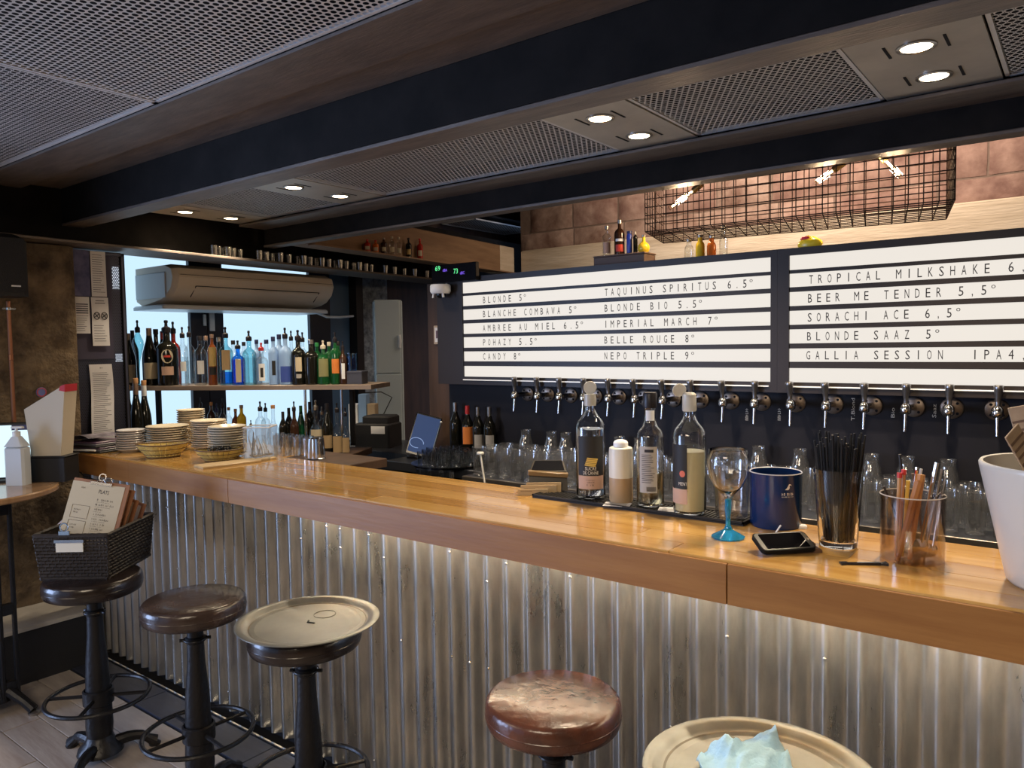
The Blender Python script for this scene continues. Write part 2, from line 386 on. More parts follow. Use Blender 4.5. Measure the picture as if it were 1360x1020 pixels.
tr = thing('ceiling_tray', 'nearest row of dark perforated steel ceiling panels, top left of the picture', 'ceiling tray')
for a, b_ in ((-4.35, -2.613), (-2.607, -.85), (-.844, .2)):
    perf(a, b_, .1 if a < -.9 else .5, 1.383, 2.483, .0225, .0083, 12 if a > -4 else 8).build('perforated_panel', tray_m, tr, smooth=False)
MB().box(-4.4, 1.7, -.3, 1.38, 2.62, 2.64).build('backing', dark_m, tr, smooth=False)
tr = thing('ceiling_tray', 'row of perforated steel ceiling panels with paired spotlights above the bar', 'ceiling tray')
LX = [-4.27, -3.23, -1.43, -.405]
edges = [(-4.44, -4.435)] + [(x-.17, x+.17) for x in LX] + [(1.2, 1.3)]
for (a0, a1), (b0, b1) in zip(edges[:-1], edges[1:]):
    if b0 - a1 > .05: perf(a1+.004, b0-.004, 1.92, 2.885, 2.44, .0225, .0084, 8).build('perforated_panel', tray_m, tr, smooth=False)
MB().box(-4.4, 1.64, 1.84, 3.04, 2.56, 2.58).build('backing', dark_m, tr, smooth=False)  # unseen sheet, extended to stop wall light showing through the tray
for i, x in enumerate(LX):
    p = MB().box(x-.168, x+.168, 1.92, 2.885, 2.436, 2.446).build('light_panel', panel_m, tr, smooth=False)
    for y in (2.41, 2.71):
        for dx in (-.075, .075): MB().box(x+dx-.004, x+dx+.004, y-.05, y+.05, 2.4345, 2.437).build('slot', dark_m, p, smooth=False)
tr = thing('ceiling_tray', 'small blue-lit perforated ceiling panel seen past the timber beam', 'ceiling tray')
perf(-5.25, -4.80, 5.7, 6.75, 2.85, .03, .010, 6).build('perforated_panel', tray_m, tr, smooth=False)
MB().box(-5.25, -4.80, 5.7, 6.75, 2.9, 2.92).build('backing', dark_m, tr, smooth=False)
bulb_m = emis('warm_led', (1.0, 0.80, 0.52), 14)
names = ['leftmost', 'second from the left', 'second from the right', 'rightmost']
for i, x in enumerate(LX):
    for j, y in enumerate((2.41, 2.71)):
        t = thing('spotlight', '%s of the two round recessed spotlights on the %s ceiling light panel' % (('nearer', 'farther')[j], names[i]), 'spotlight', (x, y, 2.436), group='recessed ceiling spotlights')
        MB().lathe([(.052, 0), (.052, -.004), (.044, -.006), (.040, -.002), (.040, .002)], 24).build('rim', chromed, t)
        MB().lathe([(0, -.006), (.025, -.006), (.040, -.003)], 24).build('lamp', bulb_m, t)
        l = bpy.data.lights.new('spot_beam', 'SPOT'); l.energy = 48 if i > 1 else 30; l.color = (1.0, .80, .56); l.spot_size = math.radians(115); l.spot_blend = .8; l.shadow_soft_size = .03
        lo = bpy.data.objects.new('spot_beam', l); C.objects.link(lo); lo.parent = t; lo.location = (0, 0, -.03)

# ---------------------------------------------------------------- bar counter
bar = thing('bar_counter', 'long bar with honey wood top, wood fascia and corrugated metal front', 'bar')
barw = [mat('honey_wood_%d' % i, a, .17, noise_s=2.0, noise_c=b_, stretch=(.8, 9, 2), bump=.05, bump_s=5, coat=.5, detail=7, rvar=.07) for i, (a, b_) in enumerate([
    ((0.42, 0.215, 0.05), (0.60, 0.36, 0.11)), ((0.52, 0.295, 0.08), (0.36, 0.18, 0.045)), ((0.58, 0.35, 0.11), (0.45, 0.245, 0.07))])]
fasw = mat('fascia_wood', (0.23, 0.092, 0.020), .45, noise_s=2.2, noise_c=(0.32, 0.145, 0.038), stretch=(.8, 1, 10), bump=.06, bump_s=8, detail=7)
# top laid in long staves; the joint lines run along the bar
ys = [1.712, 1.80, 1.895, 1.99, 2.085, 2.178]
random.seed(3)
for r in range(5):
    x = -4.22 if r < 4 else -3.9
    xs = [x]
    while xs[-1] < 1.4: xs.append(xs[-1] + random.uniform(.9, 1.5))
    xs[-1] = 1.5
    for i in range(len(xs)-1):
        MB().bbox(xs[i]+.0004, xs[i+1]-.0004, ys[r]+.0003, ys[r+1]-.0003, 1.068, 1.1, .0012).build('top_stave', barw[(r*2+i) % 3], bar, smooth=False)
for a, b_ in ((-4.26, -3.6), (-3.6, -2.768), (-2.766, -.675), (-.673, 1.5)):
    MB().bbox(a+.0003, b_-.0003, 1.700, 1.722, .997, 1.094, .001).build('fascia_board', fasw, bar, smooth=False)
for x in (-3.6, -2.767, -.674): MB().box(x-.02, x+.02, 1.7222, 1.7255, 1.0, 1.066).build('joint_light_block', black_m, bar, smooth=False)  # unseen strips added behind the fascia joints to block leaking light
zinc = mat('corrugated_zinc', (0.30, 0.30, 0.29), .30, .9, noise_s=14, noise_c=(0.46, 0.45, 0.42), stretch=(1, 1, .35), bump=.12, bump_s=30, detail=8, rvar=.1)
def corr(x0, x1, dy):
    mb = MB(); n = int((x1-x0)/.078*12)
    zs = [.03, .25, .5, .75, 1.066]
    vs = []
    for zz in zs:
        for i in range(n+1):
            x = x0 + (x1-x0)*i/n
            c = math.cos(2*PI*(x+1.569)/.078)
            vs.append((x, 1.812 - .0165*c + dy, zz))
    fs = [(j*(n+1)+i, j*(n+1)+i+1, (j+1)*(n+1)+i+1, (j+1)*(n+1)+i) for j in range(len(zs)-1) for i in range(n)]
    return mb.add(vs, fs)
for i, (a, b_) in enumerate(((-4.22, -3.62), (-3.63, -2.70), (-2.705, -1.78), (-1.785, -.85), (-.855, .08), (.075, 1.5))):
    corr(a, b_, .0015*(i % 2)).build('corrugated_sheet', zinc, bar, ang=80)
MB().box(-4.2, 1.5, 1.835, 2.14, 0, 1.066).build('carcass', black_m, bar, smooth=False)
MB().box(-2.35, 1.5, 1.726, 1.738, 1.045, 1.058).build('light_strip', emis('warm_white_strip', (1.0, .90, .72), 95), bar, smooth=False)['label'] = 'warm white light strip under the overhang'
rv = MB()
for i in range(60):
    x = -1.569 + .078*random.randint(-25, 30); rv.lathe([(0, .004), (.004, .002), (.005, 0)], 8, M=Matrix.Translation((x, 1.7955, random.choice((.12, .5, .88, .95, .60)))) @ Matrix.Rotation(PI/2, 4, 'X'))
rv.build('rivets', zinc, bar)['kind'] = 'stuff'

# ---------------------------------------------------------------- back counter
bc = thing('back_counter', 'dark counter with a metal edge behind the bar, below the taps', 'counter')
MB().bbox(-2.558, 1.5, 2.902, 3.384, .90, .95, .003).build('worktop', mat('counter_dark_steel', (0.05, 0.055, 0.07), .3, .5), bc)
MB().box(-2.5, 1.5, 2.95, 3.384, 0, .90).build('cabinet', black_m, bc, smooth=False)
MB().bbox(-2.55, 1.5, 2.885, 2.90, .89, .952, .002).build('front_edge', mat('edge_steel', (0.32, 0.29, 0.26), .3, .9), bc)
bl = thing('back_counter', 'dark left end of the rear counter carrying the till and tablet', 'counter')
MB().bbox(-3.30, -2.56, 3.05, 3.383, .90, .95, .003).bbox(-4.20, -3.301, 3.30, 3.80, .90, .95, .003).build('worktop', mat('counter_dark_steel', (0.05, 0.055, 0.07), .3, .5), bl)
MB().box(-3.28, -2.6, 3.1, 3.383, 0, .90).box(-4.15, -3.31, 3.34, 3.78, 0, .90).build('cabinet', black_m, bl, smooth=False)

# ---------------------------------------------------------------- diagonal bottle shelf and counter at left
A = Vector((-4.80, 2.215, 0)); B = Vector((-3.33, 2.985, 0)); DV = (B - A).normalized(); NV = Vector((-DV.y, DV.x, 0)); ANG = math.atan2(DV.y, DV.x); LEN = (B - A).length
def onD(px, py, off):                       # plan point of pixel column on the line `off` behind the shelf's front edge
    d = ray(px, py); P = A + NV*off
    t = (P.x*DV.y - P.y*DV.x) / (d.x*DV.y - d.y*DV.x); return Vector((d.x*t, d.y*t, 0))
shf = thing('bottle_shelf', 'long wall shelf of spirit bottles in front of the bright windows', 'shelf', (A.x, A.y, 0), ANG)
MB().bbox(0, LEN, 0, .34, 1.372, 1.40, .002).build('board', mat('shelf_board', (0.20, 0.15, 0.115), .35, noise_s=2, noise_c=(0.30, .24, .19), stretch=(.5, 6, 6)), shf)
for s in (1.22, 1.45): MB().lathe([(.008, 1.0), (.008, 1.372)], 10, (s, .06, 0)).build('post', chrome, shf)
for s in (.05, 1.40): MB().bbox(s, s+.03, .30, .33, 1.0, 1.372, .003).build('post', black_m, shf)
lc = thing('back_cabinet', 'low dark cabinet under the bottle shelf, crowded with bottles', 'cabinet', (A.x, A.y, 0), ANG)
MB().bbox(.02, LEN-.10, -.17, .26, .96, 1.0, .003).build('top', wood_dk, lc)
MB().box(.05, LEN-.13, -.14, .24, 0, .96).build('body', black_m, lc, smooth=False)
# ---------------------------------------------------------------- backlit menu board
frame_b = mat('board_frame', (0.022, 0.016, 0.015), .45)
strip_m = emis('backlit_acrylic', (1.0, .93, .84), .74)
ZS = [(1.981, 1.92), (1.904, 1.847), (1.826, 1.767), (1.746, 1.687), (1.667, 1.607), (1.585, 1.529), (1.501, 1.441)]
LET = {}
def board(x0, x1, label, rows):
    t = thing('menu_board', label, 'menu board', (0, 0, 0))
    MB().box(x0, x1, 3.312, 3.384, 1.395, 2.012).build('housing', frame_b, t, smooth=False)
    for a, b_ in ZS:
        MB().box(x0+.05 if x0 > -2 else x0+.2, x1-.03, 3.300, 3.312, b_, a).build('backlit_strip', strip_m, t, smooth=False)
    s0 = x0+.05 if x0 > -2 else x0+.2
    fr = MB().box(x0, x1, 3.292, 3.318, 1.981, 2.012).box(x0, s0-.001, 3.292, 3.318, 1.395, 1.981).box(x1-.029, x1, 3.292, 3.318, 1.395, 1.981).box(s0, x1-.029, 3.292, 3.318, 1.395, 1.4405)
    for (a, b_), (c, d) in zip(ZS[:-1], ZS[1:]): fr.box(s0, x1-.029, 3.296, 3.311, c+.0005, b_-.0005)
    fr.build('frame', frame_b, t, smooth=False)
    MB().box(s0, x1-.035, 3.284, 3.291, 1.420, 1.425).build('rail', mat('rail_white', (.8,.8,.78), .3, emit=(1,.95,.9), es=.35), t, smooth=False)['label'] = 'thin pale rail under the lit strips'
    for x, row, pitch, s in rows:
        a, b_ = ZS[row]; zc = (a+b_)/2
        for i, ch in enumerate(s):
            if ch in ' °': continue
            if ch not in LET:
                mb = MB(); mono(mb, ch, 0, 0, 1, .0160, .036, lambda u, v: (u, 0, v)); LET[ch] = mb.mesh('letter_' + ch, ink, False)
            o = bpy.data.objects.new('letter', LET[ch]); C.objects.link(o); o.parent = t; o.location = (x + i*pitch, 3.2985, zc - .0185)
        k = s.find('°')
        if k >= 0: 
            vs, fs, w_ = strmesh('o'); MB().add([(p/w_*.014, 0, q/.5*.014) for p, q in vs], fs).build('degree_sign', ink, t, (x + k*pitch - .014, 3.2985, zc + .004), smooth=False)
    return t
board(-3.08, -1.079, 'left backlit menu board listing blonde, blanche and imperial march', [
    (-2.722, 1, .0365, 'BLONDE 5°'), (-2.724, 2, .0362, 'BLANCHE COMBAWA 5°'), (-2.726, 3, .0365, 'AMBREE AU MIEL 6.5°'), (-2.727, 4, .0365, 'POHAZY 5.5°'), (-2.729, 5, .0365, 'CANDY 8°'),
    (-1.930, 1, .0353, 'TAQUINUS SPIRITUS 6.5°'), (-1.932, 2, .0362, 'BLONDE BIO 5.5°'), (-1.934, 3, .0365, 'IMPERIAL MARCH 7°'), (-1.935, 4, .0363, 'BELLE ROUGE 8°'), (-1.936, 5, .0363, 'NEPO TRIPLE 9°')])
board(-1.079 + .0006, .80, 'right backlit menu board listing tropical milkshake and beer me tender', [
    (-.940, 1, .0370, 'TROPICAL MILKSHAKE 6,'), (-.944, 2, .0367, 'BEER ME TENDER 5,5°'), (-.945, 3, .0367, 'SORACHI ACE 6,5°'), (-.947, 4, .0372, 'BLONDE SAAZ 5°'), (-.95, 5, .0378, 'GALLIA SESSION  IPA4,')])
# ---------------------------------------------------------------- beer taps
tapx = [684, 714, 743, 775, 808, 843, 880, 918, 960, 1002, 1050, 1097, 1148, 1203, 1260, 1325]
flange = MB().lathe([(0, .012), (.030, .012), (.040, .008), (.042, 0)], 24, M=Matrix.Translation((0, .116, 0)) @ Matrix.Rotation(PI/2, 4, 'X')).mesh('flange', mat('bronze_flange', (0.20, 0.15, 0.12), .35, .9, noise_s=20, noise_c=(.3, .25, .2)))
holes = MB()
for k in range(4):
    a = PI/4 + k*PI/2; holes.lathe([(0, .0135), (.0055, .0135), (.0055, .012)], 10, M=Matrix.Translation((.028*math.cos(a), .1165, .028*math.sin(a))) @ Matrix.Rotation(PI/2, 4, 'X'))
holes = holes.mesh('bolt_hole', dark_m)
shank = MB().tube([(0, .115, 0), (0, .01, 0)], [.014, .012], 14).lathe([(.013, -.02), (.0195, -.014), (.021, -.002), (.019, .012), (.013, .020), (.010, .022)], 20).mesh('faucet_body', chrome)
spout = MB().tube([(0, 0, -.012), (0, -.004, -.04), (0, -.012, -.088)], [.0085, .0065, .0055], 12).mesh('spout', chrome)
hand = MB().lathe([(0, .020), (.008, .020), (.0095, .026), (.0085, .032), (.010, .045), (.014, .078), (.0165, .088), (.0165, .095), (.014, .100), (0, .101)], 18).mesh('handle', mat('tap_handle_metal', (0.36, 0.34, 0.33), .30, .95))
for i, px in enumerate(tapx):
    p = onY(px, 535, 3.27)
    X = -2.495 + .1475*i
    t = thing('beer_tap', 'chrome beer tap, %s from the left of the row under the menu boards' % ORD[i+1], 'beer tap', (p.x, 3.27, 1.345), math.radians(random.uniform(-6, 6)), 'row of chrome beer taps')
    for nm, me in (('flange', flange), ('faucet_body', shank), ('spout', spout), ('handle', hand)):
        o = bpy.data.objects.new(nm, me); C.objects.link(o); o.parent = t
        if nm == 'handle': o.rotation_euler = (math.radians(random.uniform(3, 9)), math.radians(random.uniform(-3, 3)), 0)
        if nm == 'flange':
            h = bpy.data.objects.new('bolt_hole', holes); C.objects.link(h); h.parent = o
chalk = emis('chalk', (0, 0, 0), 0); chalk = mat('chalk_white', (.6, .6, .58), .9)
for px, s in ((992, 'Pohazy'), (1035, 'Pohazy'), (1133, 'T.Blond'), (1186, 'Bio'), (1241, 'Saaz')):
    p = onY(px, 556 if len(s) > 4 else 552, 3.383); ww = .0135*len(s)
    mb = MB()
    if s == 'Pohazy': scribble(mb, lambda u, v: (-v, 0, u), 0, 0, ww*.7, .013)
    else: text(mb, s, 0, 0, ww, .014, lambda u, v: (-v, 0, u))
    o = mb.build('chalk_writing', chalk, wb, (p.x + .006, 3.3835, p.z - .008), smooth=False)
# ---------------------------------------------------------------- bottles
glassk = {
 'dark': mat('dark_glass', (0.008, 0.008, 0.006), .08), 'green': mat('green_glass', (0.01, 0.10, 0.03), .08, trans=.35), 'clear': gclear,
 'blue': thin_glass('bright_blue_glass', (0.10, 0.45, 0.85), .05, .03, .4), 'teal': thin_glass('teal_glass', (0.55, 0.82, 0.86)), 'frost': mat('frosted_blue_glass', (0.30, 0.48, 0.80), .4, alpha=.75),
 'amber': mat('amber_liquor', (0.18, 0.05, 0.015), .08), 'red': mat('red_liquor', (0.35, 0.02, 0.01), .1), 'brown': mat('brown_glass', (0.035, 0.015, 0.008), .1), 'yellow': mat('yellow_liquor', (0.80, 0.55, 0.04), .12), 'orange': mat('orange_liquor', (0.55, 0.13, 0.02), .12), 'steel': chromed, 'navy': mat('navy_can', (0.02, 0.05, 0.35), .3)}
LAB = {'cream': mat('cream_label', (0.55, 0.48, 0.34), .7), 'tan': mat('tan_label', (0.42, 0.30, 0.16), .7), 'white': mat('white_label', (0.75, 0.78, 0.80), .6), 'black': mat('black_label', (0.015, 0.015, 0.015), .6),
       'orange': mat('orange_label', (0.65, 0.20, 0.04), .6), 'gold': mat('gold_label', (0.50, 0.35, 0.12), .4), 'olive': mat('olive_label', (0.22, 0.22, 0.10), .6), 'blue': mat('blue_label', (0.04, 0.08, 0.35), .5), 'red': mat('red_label', (0.55, 0.05, 0.03), .6), 'grey': mat('grey_label', (.35, .34, .33), .6), 'pink': mat('pink_beige_label', (.55, .36, .27), .7)}
CAP = {'black': mat('cap_black', (0.012, 0.010, 0.014), .4), 'red': mat('cap_red', (0.50, 0.03, 0.03), .4), 'foil': mat('copper_foil', (0.36, 0.24, 0.18), .35, .6), 'cork': mat('cork', (0.42, 0.22, 0.10), .8), 'silver': chromed, 'navy': mat('cap_navy', (0.02, 0.025, 0.09), .4), 'cream': mat('cap_cream', (.6, .55, .45), .5), 'green': mat('cap_green', (0.02, 0.22, 0.06), .4)}
SH = {  # body outline as (radius share, height share up to the neck's end)
 'wine': [(0, .012), (.80, 0), (.97, .012), (1, .05), (1, .60), (.93, .66), (.70, .73), (.42, .80), (.34, .86), (.33, 1.0)],
 'burg': [(0, .012), (.80, 0), (.97, .012), (1, .05), (1, .46), (.92, .56), (.70, .67), (.45, .78), (.35, .88), (.33, 1.0)],
 'spirit': [(0, .012), (.82, 0), (.98, .015), (1, .06), (1, .66), (.95, .72), (.72, .78), (.40, .82), (.32, .86), (.32, 1.0)],
 'tall': [(0, .012), (.84, 0), (.98, .012), (1, .05), (1, .72), (.90, .78), (.60, .83), (.36, .87), (.33, 1.0)],
 'round': [(0, .012), (.55, 0), (.72, .02), (.95, .18), (1, .32), (.92, .48), (.62, .60), (.32, .68), (.26, .80), (.26, 1.0)],
 'drop': [(0, .01), (.55, 0), (.55, .012), (.14, .04), (.13, .30), (.25, .45), (.62, .60), (1, .76), (.96, .84), (.55, .93), (.35, 1.0)],
 'stub': [(0, .02), (.85, 0), (1, .03), (1, .60), (.85, .72), (.55, .80), (.50, 1.0)],
 'jar': [(0, .02), (.9, 0), (1, .05), (1, .86), (.92, .92), (.75, .96), (.75, 1.0)]}
def bottle(name, label, loc, H, R, shape, gl, cap, lab=None, liquid=None, cat='bottle', group=None, n=18, body_h=None, face=None, sq=False):
    # cap: (kind, colour). kinds: pour, cap, foil, cork
    t = thing(name, label, cat, loc, group=group)
    kind, cc = cap if cap else (None, None)
    ch = {'pour': .062, 'cap': .030, 'foil': .07, 'cork': .022, None: 0}[kind] * (H/.33)
    hb = H - (ch if kind != 'foil' else 0)
    pr = [(r*R, z*hb) for r, z in SH[shape]]
    m = glassk[gl] if isinstance(gl, str) else gl
    b = MB()
    if sq:
        e = len(pr); b.lathe(pr, 20)
        for i, v in enumerate(b.v):
            r = math.hypot(v[0], v[1])
            if r > R*.55:
                a = math.atan2(v[1], v[0]) - .1; k = min(1/max(abs(math.cos(a)), abs(math.sin(a))), 1.28) * .92; b.v[i] = (v[0]*k, v[1]*k, v[2])
    else: b.lathe(pr, n)
    b.lathe([(pr[-1][0], hb-.0005), (0, hb-.0005)], n)
    b.build('body', m, t)
    rn = pr[-1][0]
    if liquid:
        fr, col = liquid
        lp = [(r*.93, max(z, .008)) for r, z in pr if z <= fr*hb]
        lp = [(0, .008)] + lp[1:] + [(lp[-1][0], fr*hb), (0, fr*hb)]
        MB().lathe(lp, n).build('liquid', glassk[col], t)
    if kind == 'pour':
        k = H/.33
        MB().lathe([(0, hb-.002), (rn*1.25, hb-.002), (rn*1.35, hb+.004*k), (rn*1.35, hb+.022*k), (rn*.95, hb+.026*k), (rn*.50, hb+.030*k), (rn*.42, hb+.046*k), (rn*.62, hb+.050*k), (rn*.55, hb+.060*k), (0, hb+.062*k)], 10).build('pourer', CAP[cc], t)
    elif kind == 'foil': MB().lathe([(rn*1.06, hb*.80), (rn*1.10, hb*.82), (rn*1.08, hb+.001), (0, hb+.0015)], 12).build('foil', CAP[cc], t)
    elif kind in ('cap', 'cork'): MB().lathe([(0, hb-.002), (rn*1.22, hb-.002), (rn*1.25, hb+ch*.9), (rn*1.1, hb+ch), (0, hb+ch)], 14).build('cap' if kind == 'cap' else 'cork', CAP[cc], t)
    a0 = math.atan2(-loc[1], -loc[0]) if face is None else face
    for L_ in (lab or []):
        col, z0, z1, half = L_[:4]
        off = L_[4] if len(L_) > 4 else 0
        mb = MB().patch(R*1.012 + .0004, z0*hb, z1*hb, a0+off-half, a0+off+half, 10)
        if sq: mb = MB(); k = R*.95; mb.patch(k*1.02+.001, z0*hb, z1*hb, a0+off-half, a0+off+half, 10)
        if len(L_) > 5: mb = MB().add([((R*1.012+.0006)*math.cos(a0+half*math.cos(2*PI*q/16)), (R*1.012+.0006)*math.sin(a0+half*math.cos(2*PI*q/16)), hb*((z0+z1)/2+(z1-z0)/2*math.sin(2*PI*q/16))) for q in range(16)], [tuple(range(16))])
        mb.build('label', LAB[col], t)
    return t
def shelf_row(items, off, zb, shp_l, group, where):
    for it in items:
        px, py, wpx, shape, gl, cap, lab, lq, txt = it
        p = onD(px, 500, off); Zt = ztop(p, px, py); D = (Vector((p.x, p.y, 0))).dot(FWD)
        R = wpx/2 * D / F
        bottle('liquor_bottle', txt + where, (p.x, p.y, zb), Zt - zb, R, shape, gl, cap, lab, lq, group=group)
on_shelf = ' on the shelf'
W1, W2 = .55, .9
shelf_row([
 (172, 443, 18, 'burg', 'dark', ('foil', 'foil'), [('cream', .06, .40, .9)], None, 'dark wine bottle with copper foil at the far left end'),
 (185, 425, 14, 'drop', 'teal', ('pour', 'black'), None, None, 'pale blue teardrop flask on a thin stem with black pourer'),
 (200, 436, 19, 'burg', 'dark', ('foil', 'foil'), [('cream', .12, .40, .9)], None, 'dark wine bottle with yellowed cream label beside the teardrop flask'),
 (223, 425, 27, 'spirit', 'dark', ('pour', 'black'), [('cream', .42, .68, .55, 0, 1), ('red', .53, .57, .30, 0), ('pink', .20, .36, .55)], None, 'large dark bottle with a round cream emblem and black pourer'),
 (244, 434, 14, 'tall', 'clear', ('pour', 'black'), [('white', .3, .5, .5)], (.6, 'clear'), 'clear bottle with black pourer right of the round emblem bottle'),
 (267, 446, 17, 'spirit', 'clear', ('cap', 'black'), [('white', .25, .55, .5)], None, 'clear square-shouldered bottle with a bright white label block'),
 (283, 444, 12, 'tall', 'amber', ('cork', 'foil'), [('gold', .40, .80, .8), ('black', .22, .38, .8)], None, 'reddish amber bottle with gold label before the window post'),
 (301, 434, 18, 'spirit', 'teal', ('pour', 'black'), [('tan', .32, .74, .62)], (.28, 'blue'), 'teal tinted bottle with wide beige label and black pourer'),
 (317, 452, 17, 'spirit', 'blue', ('pour', 'black'), [('cream', .08, .72, .42)], (.7, 'blue'), 'bright blue gin bottle with tall cream oval label'),
 (332, 439, 18, 'spirit', 'teal', ('pour', 'black'), None, (.62, 'clear'), 'greenish clear bottle with black pourer beside the blue gin'),
 (348, 455, 17, 'spirit', 'clear', ('pour', 'red'), [('white', .12, .62, .45), ('black', .22, .50, .22)], None, 'clear bottle with black and white label and reddish stopper'),
 (364, 447, 13, 'tall', 'frost', ('cap', 'navy'), [('black', .22, .55, .35)], None, 'pale blue bottle with dark square side label and navy cap'),
 (380, 435, 17, 'spirit', 'frost', ('pour', 'black'), [('blue', .06, .40, .9)], None, 'frosted blue vodka bottle with black pourer'),
 (397, 438, 19, 'spirit', 'dark', ('pour', 'black'), [('cream', .30, .62, .42), ('grey', .15, .24, .35)], None, 'black liqueur bottle with cream shield label'),
 (414, 451, 19, 'spirit', 'dark', ('cap', 'silver'), None, None, 'plain black bottle with a broad grey stopper'),
 (430, 452, 17, 'spirit', 'green', ('pour', 'cream'), [('olive', .22, .72, .8)], None, 'green bottle with dull olive label and pale stopper'),
 (446, 441, 13, 'tall', 'green', ('pour', 'black'), [('orange', .26, .60, .8)], None, 'slim green bottle with orange label near the right end'),
 (456, 453, 11, 'tall', 'brown', ('pour', 'black'), [('white', .16, .60, .4)], None, 'small dark bottle with narrow white label near the right end'),
], .07, 1.40, None, 'liquor bottles on the upper shelf', on_shelf)
shelf_row([
 (178, 439, 14, 'wine', 'dark', ('foil', 'black'), None, None, 'dark wine bottle half hidden behind the far left wine bottle'),
 (209, 437, 16, 'wine', 'dark', ('cap', 'black'), [('grey', .3, .5, .5)], None, 'dark bottle with flat black cap left of the round emblem bottle'),
 (232, 427, 17, 'spirit', 'red', ('pour', 'black'), [('orange', .16, .32, .8)], None, 'red-brown bottle with black pourer behind the round emblem bottle'),
 (253, 433, 14, 'spirit', 'clear', ('pour', 'black'), None, (.5, 'clear'), 'clear bottle with tall black pourer in the back row'),
 (275, 446, 13, 'tall', 'clear', ('cap', 'foil'), None, None, 'clear bottle with brown cap behind the amber bottle'),
 (292, 448, 13, 'tall', 'teal', ('cap', 'silver'), None, None, 'teal bottle with grey cap before the window post'),
 (311, 452, 13, 'tall', 'clear', ('cap', 'black'), None, None, 'clear bottle with square dark cap behind the blue gin'),
 (325, 454, 12, 'tall', 'clear', ('cap', 'black'), None, None, 'clear bottle with small dark cap right of the blue gin, back row'),
 (342, 451, 12, 'tall', 'frost', ('cap', 'navy'), None, None, 'pale blue bottle with navy cap behind the black and white label'),
 (355, 451, 14, 'tall', 'clear', ('cap', 'navy'), None, None, 'clear bottle with wide navy cap in the back row'),
 (372, 444, 14, 'tall', 'frost', ('cap', 'navy'), None, None, 'light blue bottle with tall navy cap left of the frosted vodka'),
 (388, 439, 13, 'spirit', 'clear', ('pour', 'black'), None, None, 'clear bottle with black pourer right of the frosted vodka'),
 (403, 441, 14, 'spirit', 'clear', ('pour', 'black'), None, None, 'clear bottle with black pourer behind the black liqueur'),
 (422, 455, 13, 'tall', 'green', ('cap', 'green'), None, None, 'bright green bottle with green cap in the back row'),
 (438, 454, 12, 'tall', 'green', ('cap', 'cream'), None, None, 'green bottle with pale cap half hidden in the back row'),
 (450, 453, 11, 'tall', 'green', ('cap', 'black'), None, None, 'green bottle with black cap near the right end, back row'),
], .21, 1.40, None, 'liquor bottles on the upper shelf', on_shelf)
shelf_row([(217, 440, 12, 'wine', 'dark', ('foil', 'red'), None, None, 'dark bottle with bright red capsule in the back row')], .30, 1.40, None, 'liquor bottles on the upper shelf', on_shelf)
# column of nested cups and a dark box at the shelf's right end
p = onD(467, 500, .10)
for k in range(7):
    t = tag(MB().lathe([(0, .002), (.024, 0), (.031, .06), (.033, .06), (.033, .064), (.030, .064), (.0235, .003), (0, .003)], 18).build('plastic_cup', gblue, None, (p.x, p.y, 1.4001 + k*.020)),
            'blue-clear plastic cup, %s from the bottom of the nested column on the shelf' % ORD[k+1], 'cup', 'nested plastic cups')
p = onD(481, 500, .12)
t = thing('storage_box', 'small dark grey box at the right end of the bottle shelf', 'box', (p.x-.03, p.y-.02, 1.4001), ANG)
MB().bbox(-.055, .055, -.05, .05, 0, .07, .004).build('body', mat('dark_grey_card', (.05, .055, .08), .6), t)
MB().bbox(-.057, .057, -.052, .052, .066, .078, .003).build('lid', mat('dark_grey_card', (.05, .055, .08), .6), t)
low = ', below the shelf'
shelf_row([
 (331, 558, 8, 'tall', 'clear', ('pour', 'black'), None, None, 'small clear bottle with black pourer, leftmost of the open group'),
 (344, 533, 14, 'tall', 'clear', ('pour', 'black'), None, (.4, 'clear'), 'tall clear bottle with black pourer right of the cutlery tub'),
 (361, 538, 17, 'round', 'clear', ('cork', 'cork'), None, None, 'round clear decanter with brown cork'),
 (374, 547, 11, 'wine', 'dark', ('foil', 'black'), None, None, 'short dark bottle next to the round corked decanter'),
 (389, 533, 12, 'wine', 'brown', ('pour', 'black'), None, None, 'reddish dark bottle with pourer in the middle'),
 (418, 531, 20, 'round', 'clear', ('pour', 'silver'), [('cream', .02, .55, .75)], (.4, 'frost'), 'clear ball decanter with large tan label'),
 (433, 536, 15, 'burg', 'dark', ('foil', 'black'), [('tan', .10, .36, .8)], None, 'dark bottle with tan label between round decanters'),
 (446, 535, 17, 'round', 'clear', ('pour', 'black'), [('tan', .02, .42, .75)], None, 'round clear decanter with tan label near the steel post'),
 (457, 541, 13, 'round', 'clear', ('pour', 'black'), [('tan', .02, .42, .75)], None, 'rightmost round decanter with tan label'),
], .00, 1.0, None, 'bottles below the shelf', low)
